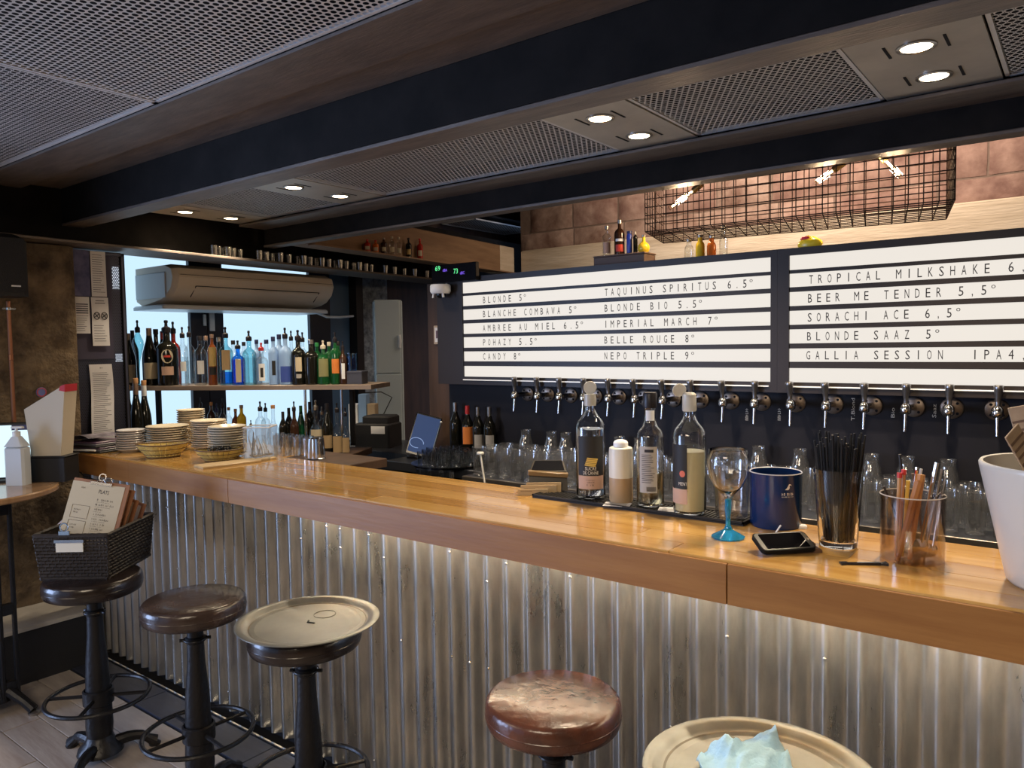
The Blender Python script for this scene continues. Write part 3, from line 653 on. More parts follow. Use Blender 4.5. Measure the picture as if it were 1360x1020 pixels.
shelf_row([
 (351, 535, 12, 'spirit', 'clear', ('pour', 'black'), None, None, 'clear bottle with pourer just behind the tall clear one'),
 (382, 542, 11, 'wine', 'dark', ('foil', 'black'), None, None, 'dark wine bottle left of the reddish bottle'),
 (398, 539, 12, 'burg', 'green', ('foil', 'green'), None, None, 'dark green wine bottle right of the reddish bottle'),
 (410, 534, 12, 'wine', 'dark', ('foil', 'black'), None, None, 'dark wine bottle left of the ball decanter'),
 (426, 540, 10, 'tall', 'clear', ('pour', 'silver'), None, None, 'slim clear bottle behind the ball decanter'),
 (265, 528, 10, 'tall', 'dark', ('pour', 'black'), None, None, 'dark bottle with pourer behind the tallest plate stack'),
 (279, 534, 11, 'tall', 'brown', ('cork', 'cork'), None, None, 'brown bottle with pale cork, leftmost of the corked ones'),
 (294, 529, 10, 'tall', 'clear', ('pour', 'black'), [('blue', .3, .7, .9)], None, 'slim blue-labelled bottle with black pourer behind the plates'),
 (302, 541, 10, 'tall', 'clear', ('cork', 'cork'), None, None, 'clear bottle with cork behind the rightmost plate stack'),
 (311, 543, 10, 'tall', 'amber', ('cork', 'cork'), None, None, 'amber bottle with cork behind the rightmost plate stack'),
 (319, 538, 12, 'tall', 'yellow', ('cork', 'foil'), None, None, 'yellow liqueur bottle with foil stopper right of the amber one'),
 (286, 536, 10, 'tall', 'clear', ('pour', 'navy'), None, None, 'slim clear bottle with navy pourer behind the plates'),
], .14, 1.0, None, 'bottles below the shelf', low)
# champagne bottles left of the plates
for px, py, cc, txt in ((170, 511, 'silver', 'dark bottle with silver foil collar, leftmost of three corked bottles by the perforated column'), (181, 502, 'foil', 'dark bottle with orange foil top, middle of three corked bottles by the perforated column'), (192, 505, 'cork', 'dark bottle with pale collar, rightmost of three corked bottles by the perforated column')):
    p = onD(px, 540, -.115 if cc == 'foil' else -.045); Zt = ztop(p, px, py)
    t = bottle('wine_bottle', txt, (p.x, p.y, 1.0), Zt - 1.0, .038, 'burg', 'dark', ('cork', 'cork'), None, None, group='corked wine bottles')
    h = (Zt-1.0)*.96
    MB().lathe([(.0142, h*.80), (.0155, h*.82), (.0150, h*.97), (.0, h*.972)], 12).build('collar', CAP[cc] if cc != 'cork' else white_p, t)
# ---------------------------------------------------------------- air conditioner
acw = mat('ac_warm_shaded_plastic', (0.70, 0.61, 0.50), .4)  # warm shading of the front is put into the casing colour
acl = mat('ac_white_lit_plastic', (0.62, 0.66, 0.70), .35)  # cool window light on end and underside is put into this colour
t = thing('air_conditioner', 'large pale ceiling air conditioner in front of the bright window', 'air conditioner', (0, 0, 0))
y0, y1 = 2.60, 3.93; xf, xb = -4.76, -5.28
prof = [(xb, 2.19), (xf-.10, 2.19), (xf-.02, 2.16), (xf, 2.10), (xf-.03, 2.03), (xf-.10, 1.975), (xf-.16, 1.955), (xb+.08, 1.915), (xb, 1.95)]
n = len(prof); vs = []
for j, (y, k) in enumerate(((y0, .94), (y0+.03, 1), (y1-.03, 1), (y1, .94))):
    for x, z in prof: vs.append((xb + (x-xb)*k, y, 2.07 + (z-2.07)*k))
fs = [tuple(range(n)), tuple(range(4*n-1, 3*n-1, -1))]
for j in range(3): fs += [(j*n+i, (j+1)*n+i, (j+1)*n+(i+1) % n, j*n+(i+1) % n) for i in range(n)]
MB().add(vs, fs).build('casing', acw, t, ang=30)
q = .005
lou = MB()
lou.add([(xf-.028+q, y0+.16, 2.04), (xf-.028+q, y1-.16, 2.04), (xf-.10+q, y1-.16, 1.980), (xf-.10+q, y0+.16, 1.980)], [(0, 1, 2, 3)])
lou.build('louvre', acw, t)
gap = MB()
for a in (y0+.155, y1-.155): gap.tube([(xf-.024+q, a, 2.045), (xf-.098+q, a, 1.977)], .003, 6)
gap.tube([(xf-.022+q, y0+.155, 2.046), (xf-.022+q, y1-.155, 2.046)], .0025, 6)
gap.build('louvre_gap', black_m, t)
MB().box(xf+.001-.012, xf+.002, y0+.04, y1-.04, 2.115, 2.118).build('seam', mat('seam_brown', (.15, .12, .09), .6), t, smooth=False)
dr = MB(); dr.bbox(xb-.02, xf-.13, y0-.02, y1+.02, 1.895, 1.925, .01); dr.build('drip_tray', acl, t)
MB().bbox(xb, xf-.12, y0-.006, y0+.002, 1.97, 2.14, .004).build('end_cover', acl, t)
MB().tube([(-4.95, 3.85, 1.91), (-4.95, 3.98, 1.87), (-4.96, 4.12, 1.87), (-5.0, 4.3, 1.885)], .010, 8).build('pipe', acl, t)['label'] = 'white drain hose'
MB().box(-5.38, -5.28, 2.7, 3.8, 2.0, 2.15).build('hanger', black_m, t, smooth=False)
# ---------------------------------------------------------------- perforated column cladding and posters
t = thing('column_cladding', 'perforated dark metal cladding on the column left of the window', 'metal panel', (0, 0, 0))
perf_dk = mat('dark_perforated_sheet', (0.06, 0.065, 0.10), .4, .6)
hb = perf(0, .285, 0, 1.73, 0, .011, .0036, 6)
M_ = Matrix(((0, 0, 1, -4.502), (1, 0, 0, 1.857), (0, 1, 0, .45), (0, 0, 0, 1)))
h2 = MB(); h2.v = [tuple(M_ @ Vector(v)) for v in hb.v]; h2.f = [f[::-1] for f in hb.f]; h2.mi = hb.mi
h2.build('perforated_sheet', perf_dk, t, smooth=False)
MB().bbox(-4.515, -4.492, 2.125, 2.150, .45, 2.185, .002).build('edge_strip', steel_dk, t)
for z, h in ((1.98, .13), (1.555, .05)): MB().box(-4.512, -4.508, 2.085, 2.122, z, z+h).build('backlight', emis('column_light', (.75, .85, 1), .9), t, smooth=False)
def onface(x, y0_, z0_, y1_, z1_, name, label, cat, m, wave=0, off=.004, lines=(), heads=()):
    t = thing(name, label, cat, (x, (y0_+y1_)/2, z0_))
    w_ = y1_-y0_; h_ = z1_-z0_; N = 12
    vs = []
    for d in (0, .0012):
        for j in range(N+1):
            bx = off + wave*math.sin(j/N*2.2*PI)*(.35+.65*(1-j/N)) + wave*.4
            yo = -wave*.6*math.sin(j/N*2.2*PI)
            vs += [(bx+d, -w_/2+yo, h_*j/N), (bx+d, w_/2+yo, h_*j/N)]
    a = (N+1)*2
    fs = [(2*j, 2*j+2, 2*j+3, 2*j+1) for j in range(N)] + [(a+2*j, a+2*j+1, a+2*j+3, a+2*j+2) for j in range(N)]
    fs += [(2*j, a+2*j, a+2*j+2, 2*j+2) for j in range(N)] + [(2*j+1, 2*j+3, a+2*j+3, a+2*j+1) for j in range(N)]
    MB().add(vs, fs).build('sheet', m, t)
    pr = MB()
    def at(u, v):
        s = (v/h_)*2.2*PI; return (off + wave*math.sin(s)*(.35+.65*(1-v/h_)) + wave*.4 + .0022, u - wave*.6*math.sin(s), v)
    for (u0, u1, v, th) in lines: pr.add([at(u0*w_, v*h_-th), at(u1*w_, v*h_-th), at(u1*w_, v*h_+th), at(u0*w_, v*h_+th)], [(0, 1, 2, 3)])
    for s, u, v, ww, cap in heads: text(pr, s, u*w_, v*h_, ww*w_, cap, at)
    if pr.v: pr.build('printing', mat('print_grey', (.07, .07, .10), .7), t, smooth=False)
    return t, at, w_, h_
random.seed(11)
def para(v0, v1, n, th=.0012): return [(-.40, -.40 + random.uniform(.5, .8), v0 + (v1-v0)*i/(n-1), th) for i in range(n)]
onface(-4.50, 1.862, 1.575, 2.07, 2.188, 'notice_backing', 'purplish-grey backing board behind the four notices on the column', 'board', mat('slate_backing', (.045, .04, .075), .6), off=.002, heads=[])
onface(-4.494, 1.868, 1.93, 1.952, 2.185, 'poster', 'dark blue poster with a pale figure, topmost left of the notices', 'poster', mat('dark_blue_poster', (.03, .035, .13), .5, noise_s=12, noise_c=(.12, .12, .26)))
t, at, w_, h_ = onface(-4.493, 1.958, 1.93, 2.040, 2.185, 'paper_notice', 'pale printed notice at the top right of the column', 'notice', paper, lines=para(.92, .1, 17))
onface(-4.493, 1.862, 1.72, 1.942, 1.925, 'paper_notice', 'pale notice with bold heading, left under the blue poster', 'notice', paper, lines=[(-.4, .4, v, .003) for v in (.80, .74, .68, .62, .56)] + para(.48, .08, 8))
t, at, w_, h_ = onface(-4.493, 1.952, 1.65, 2.045, 1.925, 'paper_notice', 'white notice with two round no-smoking symbols', 'notice', paper, wave=.003, lines=[(-.25, .25, .93, .002), (-.3, .3, .88, .002)] + para(.42, .10, 7))
nos = MB()
for cu in (-.22, .22):
    c = Vector(at(cu*w_, .62*h_))
    ring = [(c.x+.001, c.y+.016*math.cos(a*PI/12), c.z+.020*math.sin(a*PI/12)) for a in range(24)]
    nos.tube(ring, .0022, 5, closed=True)
    nos.tube([(c.x+.001, c.y-.011, c.z+.014), (c.x+.001, c.y+.011, c.z-.014)], .002, 5)
    nos.tube([(c.x+.001, c.y-.010, c.z-.008), (c.x+.001, c.y+.010, c.z+.009)], .0022, 5)
nos.build('no_smoking_symbol', ink, t)
onface(-4.493, 1.925, 1.06, 2.05, 1.545, 'paper_notice', 'long white printed sheet curling away from the column, lowest of the notices', 'notice', paper, wave=.010, off=.006, lines=para(.90, .06, 38, .0011), heads=[('II', -.04, .95, .10, .008)])
# ---------------------------------------------------------------- loudspeaker and copper pipe on the stone wall
t = thing('loudspeaker', 'black loudspeaker hung high on the rough stone wall', 'speaker', (-4.20, 1.34, 1.89))
MB().bbox(-.10, .09, -.17, .17, 0, .30, .03).build('cabinet', black_m, t)
MB().bbox(.088, .096, -.15, .15, .02, .28, .003).build('grille', mat('speaker_grille', (.02, .02, .022), .8, bump=.5, bump_s=300), t)
MB().box(.0962, .0975, .085, .125, .045, .052).build('badge', white_p, t, smooth=False)
MB().box(-.2, -.1, -.03, .03, .1, .16).build('bracket', black_m, t)
pp = thing('copper_pipe', 'thin copper pipe running up the stone wall with a chrome clip', 'pipe', (-4.30, 1.475, 1.0))
MB().tube([(0, 0, 0), (0, 0, .5), (0, 0, .875)], .010, 10).build('pipe', mat('copper', (.42, .19, .11), .35, .9), pp)
MB().lathe([(.0105, 0), (.013, .002), (.013, .014), (.0105, .016)], 12, (0, 0, .83)).box(-.004, .004, -.03, .03, .834, .842).build('clip', chrome, pp)
MB().lathe([(.0105, 0), (.0125, .002), (.0125, .03), (.0105, .032)], 12, (0, 0, .58)).build('joint', mat('copper', (.42, .19, .11), .35, .9), pp)
MB().box(-.10, -.01, -.008, .008, .832, .844).build('bracket', chrome, pp)
# ---------------------------------------------------------------- timber beam and hanging glass shelf above the bar
P0 = Vector((-4.09, 3.15, 0)); P1 = Vector((-4.40, 5.79, 0)); dv = (P1-P0).normalized(); an = math.atan2(dv.y, dv.x); Lb = (P1-P0).length
tb = thing('timber_beam', 'brown timber beam above the shot glasses, meeting the pale ledge', 'beam', (P0.x, P0.y, 0), an)
tbm = mat('brown_timber', (0.17, 0.095, 0.05), .6, noise_s=3, noise_c=(0.27, 0.165, 0.09), stretch=(.6, 5, 5), bump=.3, bump_s=14)
MB().bbox(0, Lb-.25, .0, .16, 2.302, 2.545, .006).build('timber', tbm, tb)
MB().bbox(Lb-.249, Lb, -.004, .17, 2.30, 2.545, .006).build('end_block', timber, tb)
MB().bbox(0, Lb-.05, -.07, -.0001, 2.290, 2.301, .002).build('lip', tbm, tb)
sg = MB().lathe([(0, .007), (.016, .006), (.018, 0), (.021, .001), (.026, .064), (.0245, .064), (.019, .009), (0, .009)], 14).mesh('shot_glass', thin_glass('shot_glass', (.85, .85, .82), .30, .10, .85))
pxs = [284, 290, 297, 303, 309, 318, 344, 353, 361, 372, 383, 395, 403, 411, 419, 427, 436, 444, 451, 459, 469, 477, 485, 492, 511, 523, 536, 550, 566, 582]
dg = Vector((math.cos(math.radians(95)), math.sin(math.radians(95)), 0)); og = Vector((-4.27, 1.45, 0)); ng = Vector((-dg.y, dg.x, 0))
for i, px in enumerate(pxs):
    d = ray(px, 345); P = og + ng*(.035 + .028*(i % 3)); s = (P.x*dg.y - P.y*dg.x)/(d.x*dg.y - d.y*dg.x); q_ = Vector((d.x*s, d.y*s, 0))
    o = bpy.data.objects.new('shot_glass', sg); C.objects.link(o); o.location = (q_.x, q_.y, 2.2122)
    tag(o, 'small clear shot glass standing on the dark cross beam under the timber beam', 'glass', 'shot glasses on the cross beam')
# small bottles on the lip of the beam
for px, py0, py1, gl, cc, txt in ((488, 333, 318, 'red', 'red', 'small red bottle, leftmost on the timber ledge'), (499, 335, 319, 'orange', 'red', 'small orange-red bottle second on the timber ledge'), (510, 336, 316, 'brown', 'silver', 'small dark bottle with white label left of two clear ones'),
        (521, 337, 314, 'clear', 'cream', 'small clear bottle with dark cap on the timber ledge'), (530, 338, 315, 'clear', 'cream', 'small clear bottle with red neck band on the timber ledge'), (543, 340, 316, 'dark', 'black', 'small black bottle with yellow label on the timber ledge'), (558, 342, 317, 'red', 'red', 'red bottle with white label, rightmost on the timber ledge')):
    d = ray(px, py0); nb = Vector((-dv.y, dv.x, 0)); P = P0 - nb*.036; s = (P.x*dv.y - P.y*dv.x)/(d.x*dv.y - d.y*dv.x); q_ = Vector((d.x*s, d.y*s, 0))
    H = ztop(q_, px, py1) - 2.3012
    bottle('miniature_bottle', txt, (q_.x, q_.y, 2.3012), max(.05, H), .024, 'spirit', gl, ('cap', cc), [('cream' if gl != 'dark' else 'gold', .15, .45, .7)], group='small bottles on the timber ledge', n=12)
# sound level display
t = thing('sound_meter', 'black sound meter with green and purple digits reading 69 and 73', 'display', (0, 0, 0))
a_ = onY(576, 352, 3.26); b__ = onY(640, 366, 3.26)
MB().bbox(a_.x-.02, onY(632, 366, 3.26).x, 3.26, 3.29, b__.z-.02, a_.z-.004, .003).build('housing', blackg, t)
g_ = MB(); pu = MB()
for px, s, m_, ww, cp, px2 in ((578, '69', g_, .040, .028, 360), (588, 'dBA', pu, .034, .016, 361), (602.5, '73', g_, .032, .028, 363.5), (611, 'dBC', pu, .034, .016, 364.5)):
    p = onY(px, px2, 3.2585); text(m_, s, p.x, p.z, ww, cp, lambda u, v: (u, 3.2585, v))
g_.build('green_digits', emis('green_led', (.15, 1, .35), 1.0), t, smooth=False); pu.build('purple_letters', emis('purple_led', (.25, .12, 1.0), 1.0), t, smooth=False)
# dome camera
p = onY(585, 385, 3.24)
t = thing('security_camera', 'white dome security camera fixed left of the menu board', 'camera', (p.x, 3.24, p.z))
MB().lathe([(0, .03), (.055, .03), (.06, .022), (.06, -.01), (.052, -.022), (0, -.024)], 24).build('housing', white_p, t)
MB().lathe([(.030, -.022), (.028, -.034), (.016, -.046), (0, -.05)], 20).build('dome', blackg, t)
MB().tube([(-.035, -.02, -.02), (-.04, -.02, -.045)], .007, 8).tube([(.035, -.02, -.02), (.04, -.02, -.045)], .007, 8).build('lug', white_p, t)
MB().tube([(.0, .05, .02), (0, .16, .02)], .02, 10).build('mount', white_p, t)
# framed notice on the post
p0_ = onY(577, 457, 3.392); p1_ = onY(593.5, 432, 3.392)
t = thing('framed_notice', 'small framed notice with an orange-left edge on the brown post', 'notice', (p0_.x, 3.392, p0_.z))
w_, h_ = p1_.x-p0_.x, p1_.z-p0_.z
MB().bbox(0, w_, -.006, .006, 0, h_, .002).build('frame', mat('notice_frame', (.45, .36, .28), .6), t)
MB().box(.012, w_-.01, -.008, -.006, .012, h_-.012).build('sheet', paper, t, smooth=False)
MB().box(.022, w_-.022, -.0095, -.008, .035, h_-.03).build('picture', mat('notice_print', (.15, .10, .14), .7), t, smooth=False)
# ---------------------------------------------------------------- wire basket lamp with tube bulbs
rust = mat('dark_rusty_wire', (0.016, 0.008, 0.006), .8, spec=.2)
RN, RFa, LN, LF = Vector((-.405, 3.20, 0)), Vector((-.50, 3.70, 0)), Vector((-1.625, 3.13, 0)), Vector((-1.74, 3.55, 0))
t = thing('wire_basket_lamp', 'long rusty wire mesh basket hanging above the menu boards', 'lamp', (0, 0, 0))
zb_, zt_ = 2.125, 2.56
def lerp(a, b, t): return a + (b-a)*t
def wires(nm, P, Q, z0, z1, nv, nh, over=0):
    mb = MB()
    for i in range(nv+1):
        q = lerp(P, Q, i/nv); mb.tube([(q.x, q.y, z0-over*random.uniform(.3, 1)), (q.x, q.y, z1)], .0022, 4)
    for j in range(nh+1):
        z = lerp(z0, z1, j/nh); mb.tube([(P.x, P.y, z), (Q.x, Q.y, z)], .0022, 4)
    mb.build(nm, rust, t)
wires('front_mesh', LN, RN, zb_, zt_, 24, 12)
wires('back_mesh', LF, RFa, zb_, zt_, 24, 9)
wires('end_mesh', LN, LF, zb_, zt_, 8, 10); wires('end_mesh', RN, RFa, zb_, zt_, 8, 10)
mb = MB()
for i in range(25): a, b_ = lerp(LN, RN, i/24), lerp(LF, RFa, i/24); mb.tube([(a.x, a.y, zb_), (b_.x, b_.y, zb_)], .0024, 4)
for j in range(11): a, b_ = lerp(LN, LF, j/10), lerp(RN, RFa, j/10); mb.tube([(a.x, a.y, zb_), (b_.x, b_.y, zb_)], .0024, 4)
mb.build('bottom_mesh', rust, t)
MB().tube([(-.7, 3.4, 2.56), (-.7, 3.4, 3.5)], .006, 6).tube([(-1.4, 3.3, 2.56), (-1.4, 3.3, 3.5)], .006, 6).build('hanger', black_m, t)
def yb(px, py, y): return onY(px, py, y)
for i, (pa, pb, y, nm) in enumerate((((921, 253), (889, 277), 3.35, 'leftmost'), ((1107, 226), (1083, 243), 3.38, 'middle'), ((1176, 213), (1196, 234), 3.42, 'rightmost'))):
    a, b_ = onY(*pa, y), onY(*pb, y); d = (b_-a).normalized(); l = (b_-a).length
    tt = thing('tube_bulb', 'glowing warm tube bulb, %s of three in the wire basket' % nm, 'bulb', tuple(a), group='tube bulbs in the wire basket')
    MB().tube([(0, 0, 0), tuple(d*l*.5), tuple(d*l)], [.013, .013, .011], 12).build('glass_tube', thin_glass('bulb_glass', (1, .95, .85), .04), tt)
    MB().tube([tuple(d*l*.06), tuple(d*l*.88)], .0045, 8).build('filament', emis('filament', (1, .72, .38), 30), tt)
    MB().tube([tuple(d*-.05), (0, 0, 0)], [.014, .015], 12).build('socket', mat('brass', (.5, .33, .12), .3, 1), tt)
    MB().tube([tuple(d*-.05), tuple(d*-.05 + Vector((0, 0, 3.5 - a.z + d.z*.05)))], .003, 6).build('cord', black_m, tt)
    lp = bpy.data.lights.new('bulb_glow', 'POINT'); lp.energy = 9; lp.color = (1, .70, .42); lp.shadow_soft_size = .04
    lo = bpy.data.objects.new('bulb_glow', lp); C.objects.link(lo); lo.parent = tt; lo.location = d*l*.5 + Vector((0, .03, -.02))
# ---------------------------------------------------------------- things on top of the menu boards
a_ = onY(795, 347, 3.40); b__ = onY(862, 335, 3.40)
t = thing('wooden_box', 'flat brown wooden box on top of the left menu board, under small bottles', 'box', ((a_.x+b__.x)/2, 3.40, 2.0035))
w_ = (b__.x-a_.x)/2; hbx = .062
MB().bbox(-w_, w_, -.05, .07, 0, hbx-.008, .003).build('body', mat('brown_box', (.12, .075, .055), .6), t)
MB().bbox(-w_-.003, w_+.003, -.053, .073, hbx-.0075, hbx, .003).build('lid', mat('brown_box', (.12, .075, .055), .6), t)
zt = 2.0035+hbx+.0005
for px, py, R, shp, gl, cap, lab, nm, txt in ((806, 300, .024, 'spirit', 'clear', ('cap', 'silver'), [('pink', .1, .5, .8)], 'glass_bottle', 'small clear bottle, leftmost on the brown box'),
     (823, 292, .027, 'spirit', 'brown', ('cap', 'silver'), [('red', .10, .32, .8), ('white', .42, .5, .8)], 'glass_bottle', 'dark cola-like bottle with red label on the brown box'),
     (836, 307, .014, 'jar', 'navy', ('cap', 'navy'), None, 'slim_can', 'slim bright blue can on the brown box'),
     (844, 308, .011, 'tall', 'dark', ('foil', 'cream'), None, 'glass_bottle', 'tiny black and cream bottle on the brown box'),
     (855, 312, .030, 'round', 'yellow', ('cap', 'silver'), None, 'glass_bottle', 'round yellow bottle, rightmost on the brown box')):
    p = onY(px, 330, 3.41); bottle(nm, txt, (p.x, 3.41, zt), ztop(p, px, py)-zt, R, shp, gl, cap, lab, group='bottles on the brown box', n=14)
for px, py, R, shp, gl, cap, txt in ((915, 318, .021, 'stub', 'clear', ('cap', 'silver'), 'empty clear stubby bottle left of the yellow one above the left board'), (930, 312, .021, 'stub', 'yellow', ('cap', 'silver'), 'bright yellow stubby bottle on top of the left menu board'),
     (945, 313, .021, 'stub', 'orange', ('cap', 'silver'), 'orange-brown stubby bottle right of the yellow one above the left board'), (961, 300, .019, 'stub', 'clear', ('cap', 'cream'), 'clear stubby bottle with yellow stopper above the left board')):
    p = onY(px, 330, 3.36); bottle('glass_bottle', txt, (p.x, 3.36, 2.0035), ztop(p, px, py)-2.0035, R, shp, gl, cap, None, group='stubby bottles on the menu board', n=14)
p = onY(1076, 325, 3.345)
t = thing('snack_packet', 'small crumpled yellow and red packet on top of the right menu board', 'packet', (p.x, 3.345, 2.0125))
mb = MB().lathe([(0, 0), (.045, .001), (.052, .015), (.047, .032), (.02, .045), (0, .048)], 14, sy=.5)
mb.v = [(v[0]+noise.noise(Vector(v)*60)*.008, v[1], v[2]*(1+.3*noise.noise(Vector(v)*50))) for v in mb.v]
mb.build('packet', mat('yellow_foil', (.85, .62, .03), .3), t)
MB().lathe([(0, .0), (.024, .001), (.022, .012), (0, .016)], 12, (-.015, -.006, .034), sy=.6).build('red_corner', mat('red_foil', (.75, .05, .08), .3), t)
# ---------------------------------------------------------------- tall white cabinet, till, tablet
t = thing('fridge', 'tall narrow glossy white fridge at the back left of the bar', 'fridge', (-4.36, 4.10, 0), math.radians(50))
fgw = mat('glossy_white_door', (0.50, 0.58, 0.62), .12)
zs_ = ztop((-4.39, 4.1), 549, 495); zt_2 = ztop((-4.39, 4.1), 549, 398)
MB().bbox(-.105, .115, .03, .34, 0, zt_2, .01).build('body', fgw, t)
MB().bbox(-.105, .095, 0, .028, zs_+.003, zt_2, .008).build('door', fgw, t)
MB().bbox(-.105, .095, 0, .028, .1, zs_-.003, .008).build('door', fgw, t)
MB().tube([(.085, -.012, zs_+.20), (.09, -.015, zs_+.25), (.085, -.012, zs_+.30)], .012, 8).build('handle', white_p, t)
p = onY(503, 598, 3.47)
t = thing('coffee_grinder', 'black till printer box with a white sticker at the back left counter', 'printer', (p.x, p.y, .9505), math.radians(20))
MB().bbox(-.13, .13, -.10, .10, 0, .16, .01).build('body', black_m, t); MB().bbox(-.08, .12, -.08, .09, .16, .21, .01).build('top', black_m, t)
MB().box(.0, .10, -.1015, -.1, .095, .145).build('sticker', paper, t, smooth=False)
t.name = 'till_printer'
p2 = onZ(480, 600, .95)
t = thing('bottle_rack', 'cluster of small white and brown cartons behind the till printer', 'box', (onY(484, 590, 3.68).x, 3.68, .9505), math.radians(30))
MB().bbox(-.10, -.03, -.04, .04, .0, .26, .004).build('carton', white_p, t)
MB().bbox(-.025, .035, -.04, .04, .0, .33, .004).build('carton', mat('blue_carton', (.25, .4, .65), .5), t)
MB().bbox(.04, .10, -.04, .04, .0, .26, .004).build('carton', mat('tan_carton', (.45, .34, .22), .6), t)
MB().tube([(.105, .0, .1), (.15, .04, .2), (.20, .05, .3), (.12, .05, .34), (.0, .03, .335)], .004, 6).build('cable', black_m, t)
t.name = 'carton_cluster'
t = thing('tablet_screen', 'blue tablet screen tilted on the rear counter left of the glasses', 'tablet', (-3.17, 3.20, .9505))
sw, sh = .16, .25
Ms = Matrix.Translation((0, 0, .02)) @ Matrix.Rotation(math.radians(38), 4, 'Z') @ Matrix.Rotation(math.radians(16), 4, 'Y') @ Matrix.Rotation(math.radians(-12), 4, 'X')
MB().bbox(-sw/2, sw/2, 0, .012, 0, sh, .004, M=Ms).build('body', blackg, t)
MB().box(-sw/2+.008, sw/2-.008, -.0015, 0, .012, sh-.01, M=Ms).build('screen', emis('tablet_blue', (.02, .045, .12), 1.0), t, smooth=False)
sw_ = MB().tube([Ms @ Vector((-.03+.035*math.cos(a/8*PI)*1.2, -.003, .07+.03*math.sin(a/8*PI))) for a in range(14)], .0018, 5)
sw_.build('screen_graphic', emis('tablet_pale', (.25, .35, .6), 1), t)
MB().bbox(-.07, .07, -.03, .07, 0, .018, .004).build('base', blackg, t)
t = thing('swizzle_stick', 'thin straight rod with a round tip leaning by the tablet', 'rod', (-3.0, 3.12, .9505))
MB().tube([(0, 0, 0), (.075, .02, .23)], .004, 8).build('rod', chromed, t); MB().lathe([(0, -.008), (.008, 0), (0, .008)], 10, (.076, .02, .236)).build('tip', white_p, t)
# ---------------------------------------------------------------- rows of beer glasses on the back counter
gg = thin_glass('beer_glass', (.95, .96, .97), .10, .05, .9, haze=.03)
gm = MB().lathe([(0, .012), (.026, .004), (.027, .0), (.030, .001), (.0345, .07), (.0362, .144), (.0372, .147), (.0360, .149)], 16).mesh('beer_glass', gg)
gsl = thin_glass('small_glass', (.95, .96, .97), .12, .05, .9)
gs_ = MB().lathe([(0, .008), (.026, .007), (.027, 0), (.030, .001), (.035, .10), (.0335, .10), (.028, .010), (0, .010)], 16).mesh('tumbler', gsl)
gt = MB().lathe([(0, .01), (.036, .009), (.038, 0), (.040, .001), (.041, .11), (.036, .145), (.028, .165), (.028, .195), (.0305, .202), (.029, .202), (.0265, .193), (.0265, .166), (.034, .145), (.0385, .11), (.037, .012), (0, .012)], 18).mesh('carafe', gg)
random.seed(21)
def glass(me, x, y, z, label, nm='beer_glass', group=None, cat='glass', s=1):
    o = bpy.data.objects.new(nm, me); C.objects.link(o); o.location = (x, y, z); o.scale = (s, s, s); return tag(o, label, cat, group)
for r, y in enumerate((2.965, 3.055, 3.145)):
    x = -2.50 + .02*r
    while x < .55:
        if random.random() > .03:
            glass(gm, x + random.uniform(-.004, .004), y + random.uniform(-.005, .005), .9505, 'clear beer glass in the long rows of glasses under the taps', group='beer glasses under the taps')
        x += .0815
carx = [(698, 572), (732, 573), (751, 574), (822, 577), (849, 580), (1007, 590), (1062, 595), (1157, 601), (1204, 605), (1259, 610)]
for i, (px, py) in enumerate(carx):
    p = onY(px, 600, 3.31)
    glass(gt, p.x, 3.315, .9505, 'clear narrow-necked carafe, %s from the left behind the beer glasses' % ORD[i+1], 'carafe', 'carafes behind the beer glasses', 'carafe')
tr_ = thing('serving_tray', 'round black tray of small glasses at the left end of the rear counter', 'tray', (-2.86, 3.14, .9505))
MB().lathe([(0, .004), (.20, .004), (.215, .014), (.22, .014), (.205, 0), (0, 0)], 36).build('tray', blackg, tr_)
tr_.name = 'serving_tray'
k = 0
for a in range(-3, 4):
    for b_ in range(-2, 3):
        x, y = -2.86 + a*.074 + .037*(b_ % 2), 3.14 + b_*.074
        if math.hypot(x+2.86, y-3.14) < .172 and not (x > -2.92 and b_ == 2):
            glass(gs_, x, y, .9505+.0045, 'small clear tumbler standing on the round black tray', 'tumbler', 'tumblers on the black tray', s=.82)
for i, (px, py, cc, lab, txt) in enumerate(((605, 535, 'silver', None, 'leftmost dark wine bottle with silver foil behind the glasses'), (621, 539, 'red', [('orange', .30, .62, .9)], 'dark wine bottle with red foil and orange-red label behind the glasses'),
                         (635, 541, 'silver', [('grey', .25, .5, .7)], 'third dark wine bottle from the left behind the glasses'), (650, 541, 'silver', [('grey', .25, .5, .7)], 'rightmost of the four dark wine bottles behind the glasses'))):
    p = onY(px, 560, 3.33); H = ztop(p, px, py)-.9505
    bottle('wine_bottle', txt, (p.x, 3.33, .9505), H, .036, 'wine', 'dark', ('foil', cc), lab, group='wine bottles behind the glasses')
# tap spoon / dosing handle at the sink
p = onY(650, 640, 2.7)
t = thing('bar_spoon', 'white twisted bar spoon handle with a round top standing behind the bar', 'spoon', (p.x, 2.7, .80))
zt_a = ztop(p, 638, 603)-.80
q_ = onY(638, 603, 2.7); MB().tube([(0, 0, 0), (q_.x-p.x, 0, zt_a)], .0045, 8).build('handle', white_g, t)
MB().lathe([(0, -.006), (.016, -.006), (.018, 0), (.014, .006), (0, .007)], 14, (q_.x-p.x, 0, zt_a)).build('top', white_g, t)
t = thing('speed_rail', 'dark under-counter rack with metal clips behind the bar', 'rack', (0, 0, 0))
MB().bbox(-2.3, -1.45, 2.55, 2.80, .0, .80, .005).build('body', black_m, t)
a_ = onY(627, 626, 2.6); MB().tube([(a_.x-.03, 2.6, .80), (a_.x-.03, 2.6, .88), (a_.x, 2.6, .905), (a_.x+.03, 2.6, .88), (a_.x+.03, 2.6, .80)], .014, 8).build('hose', blackg, t)
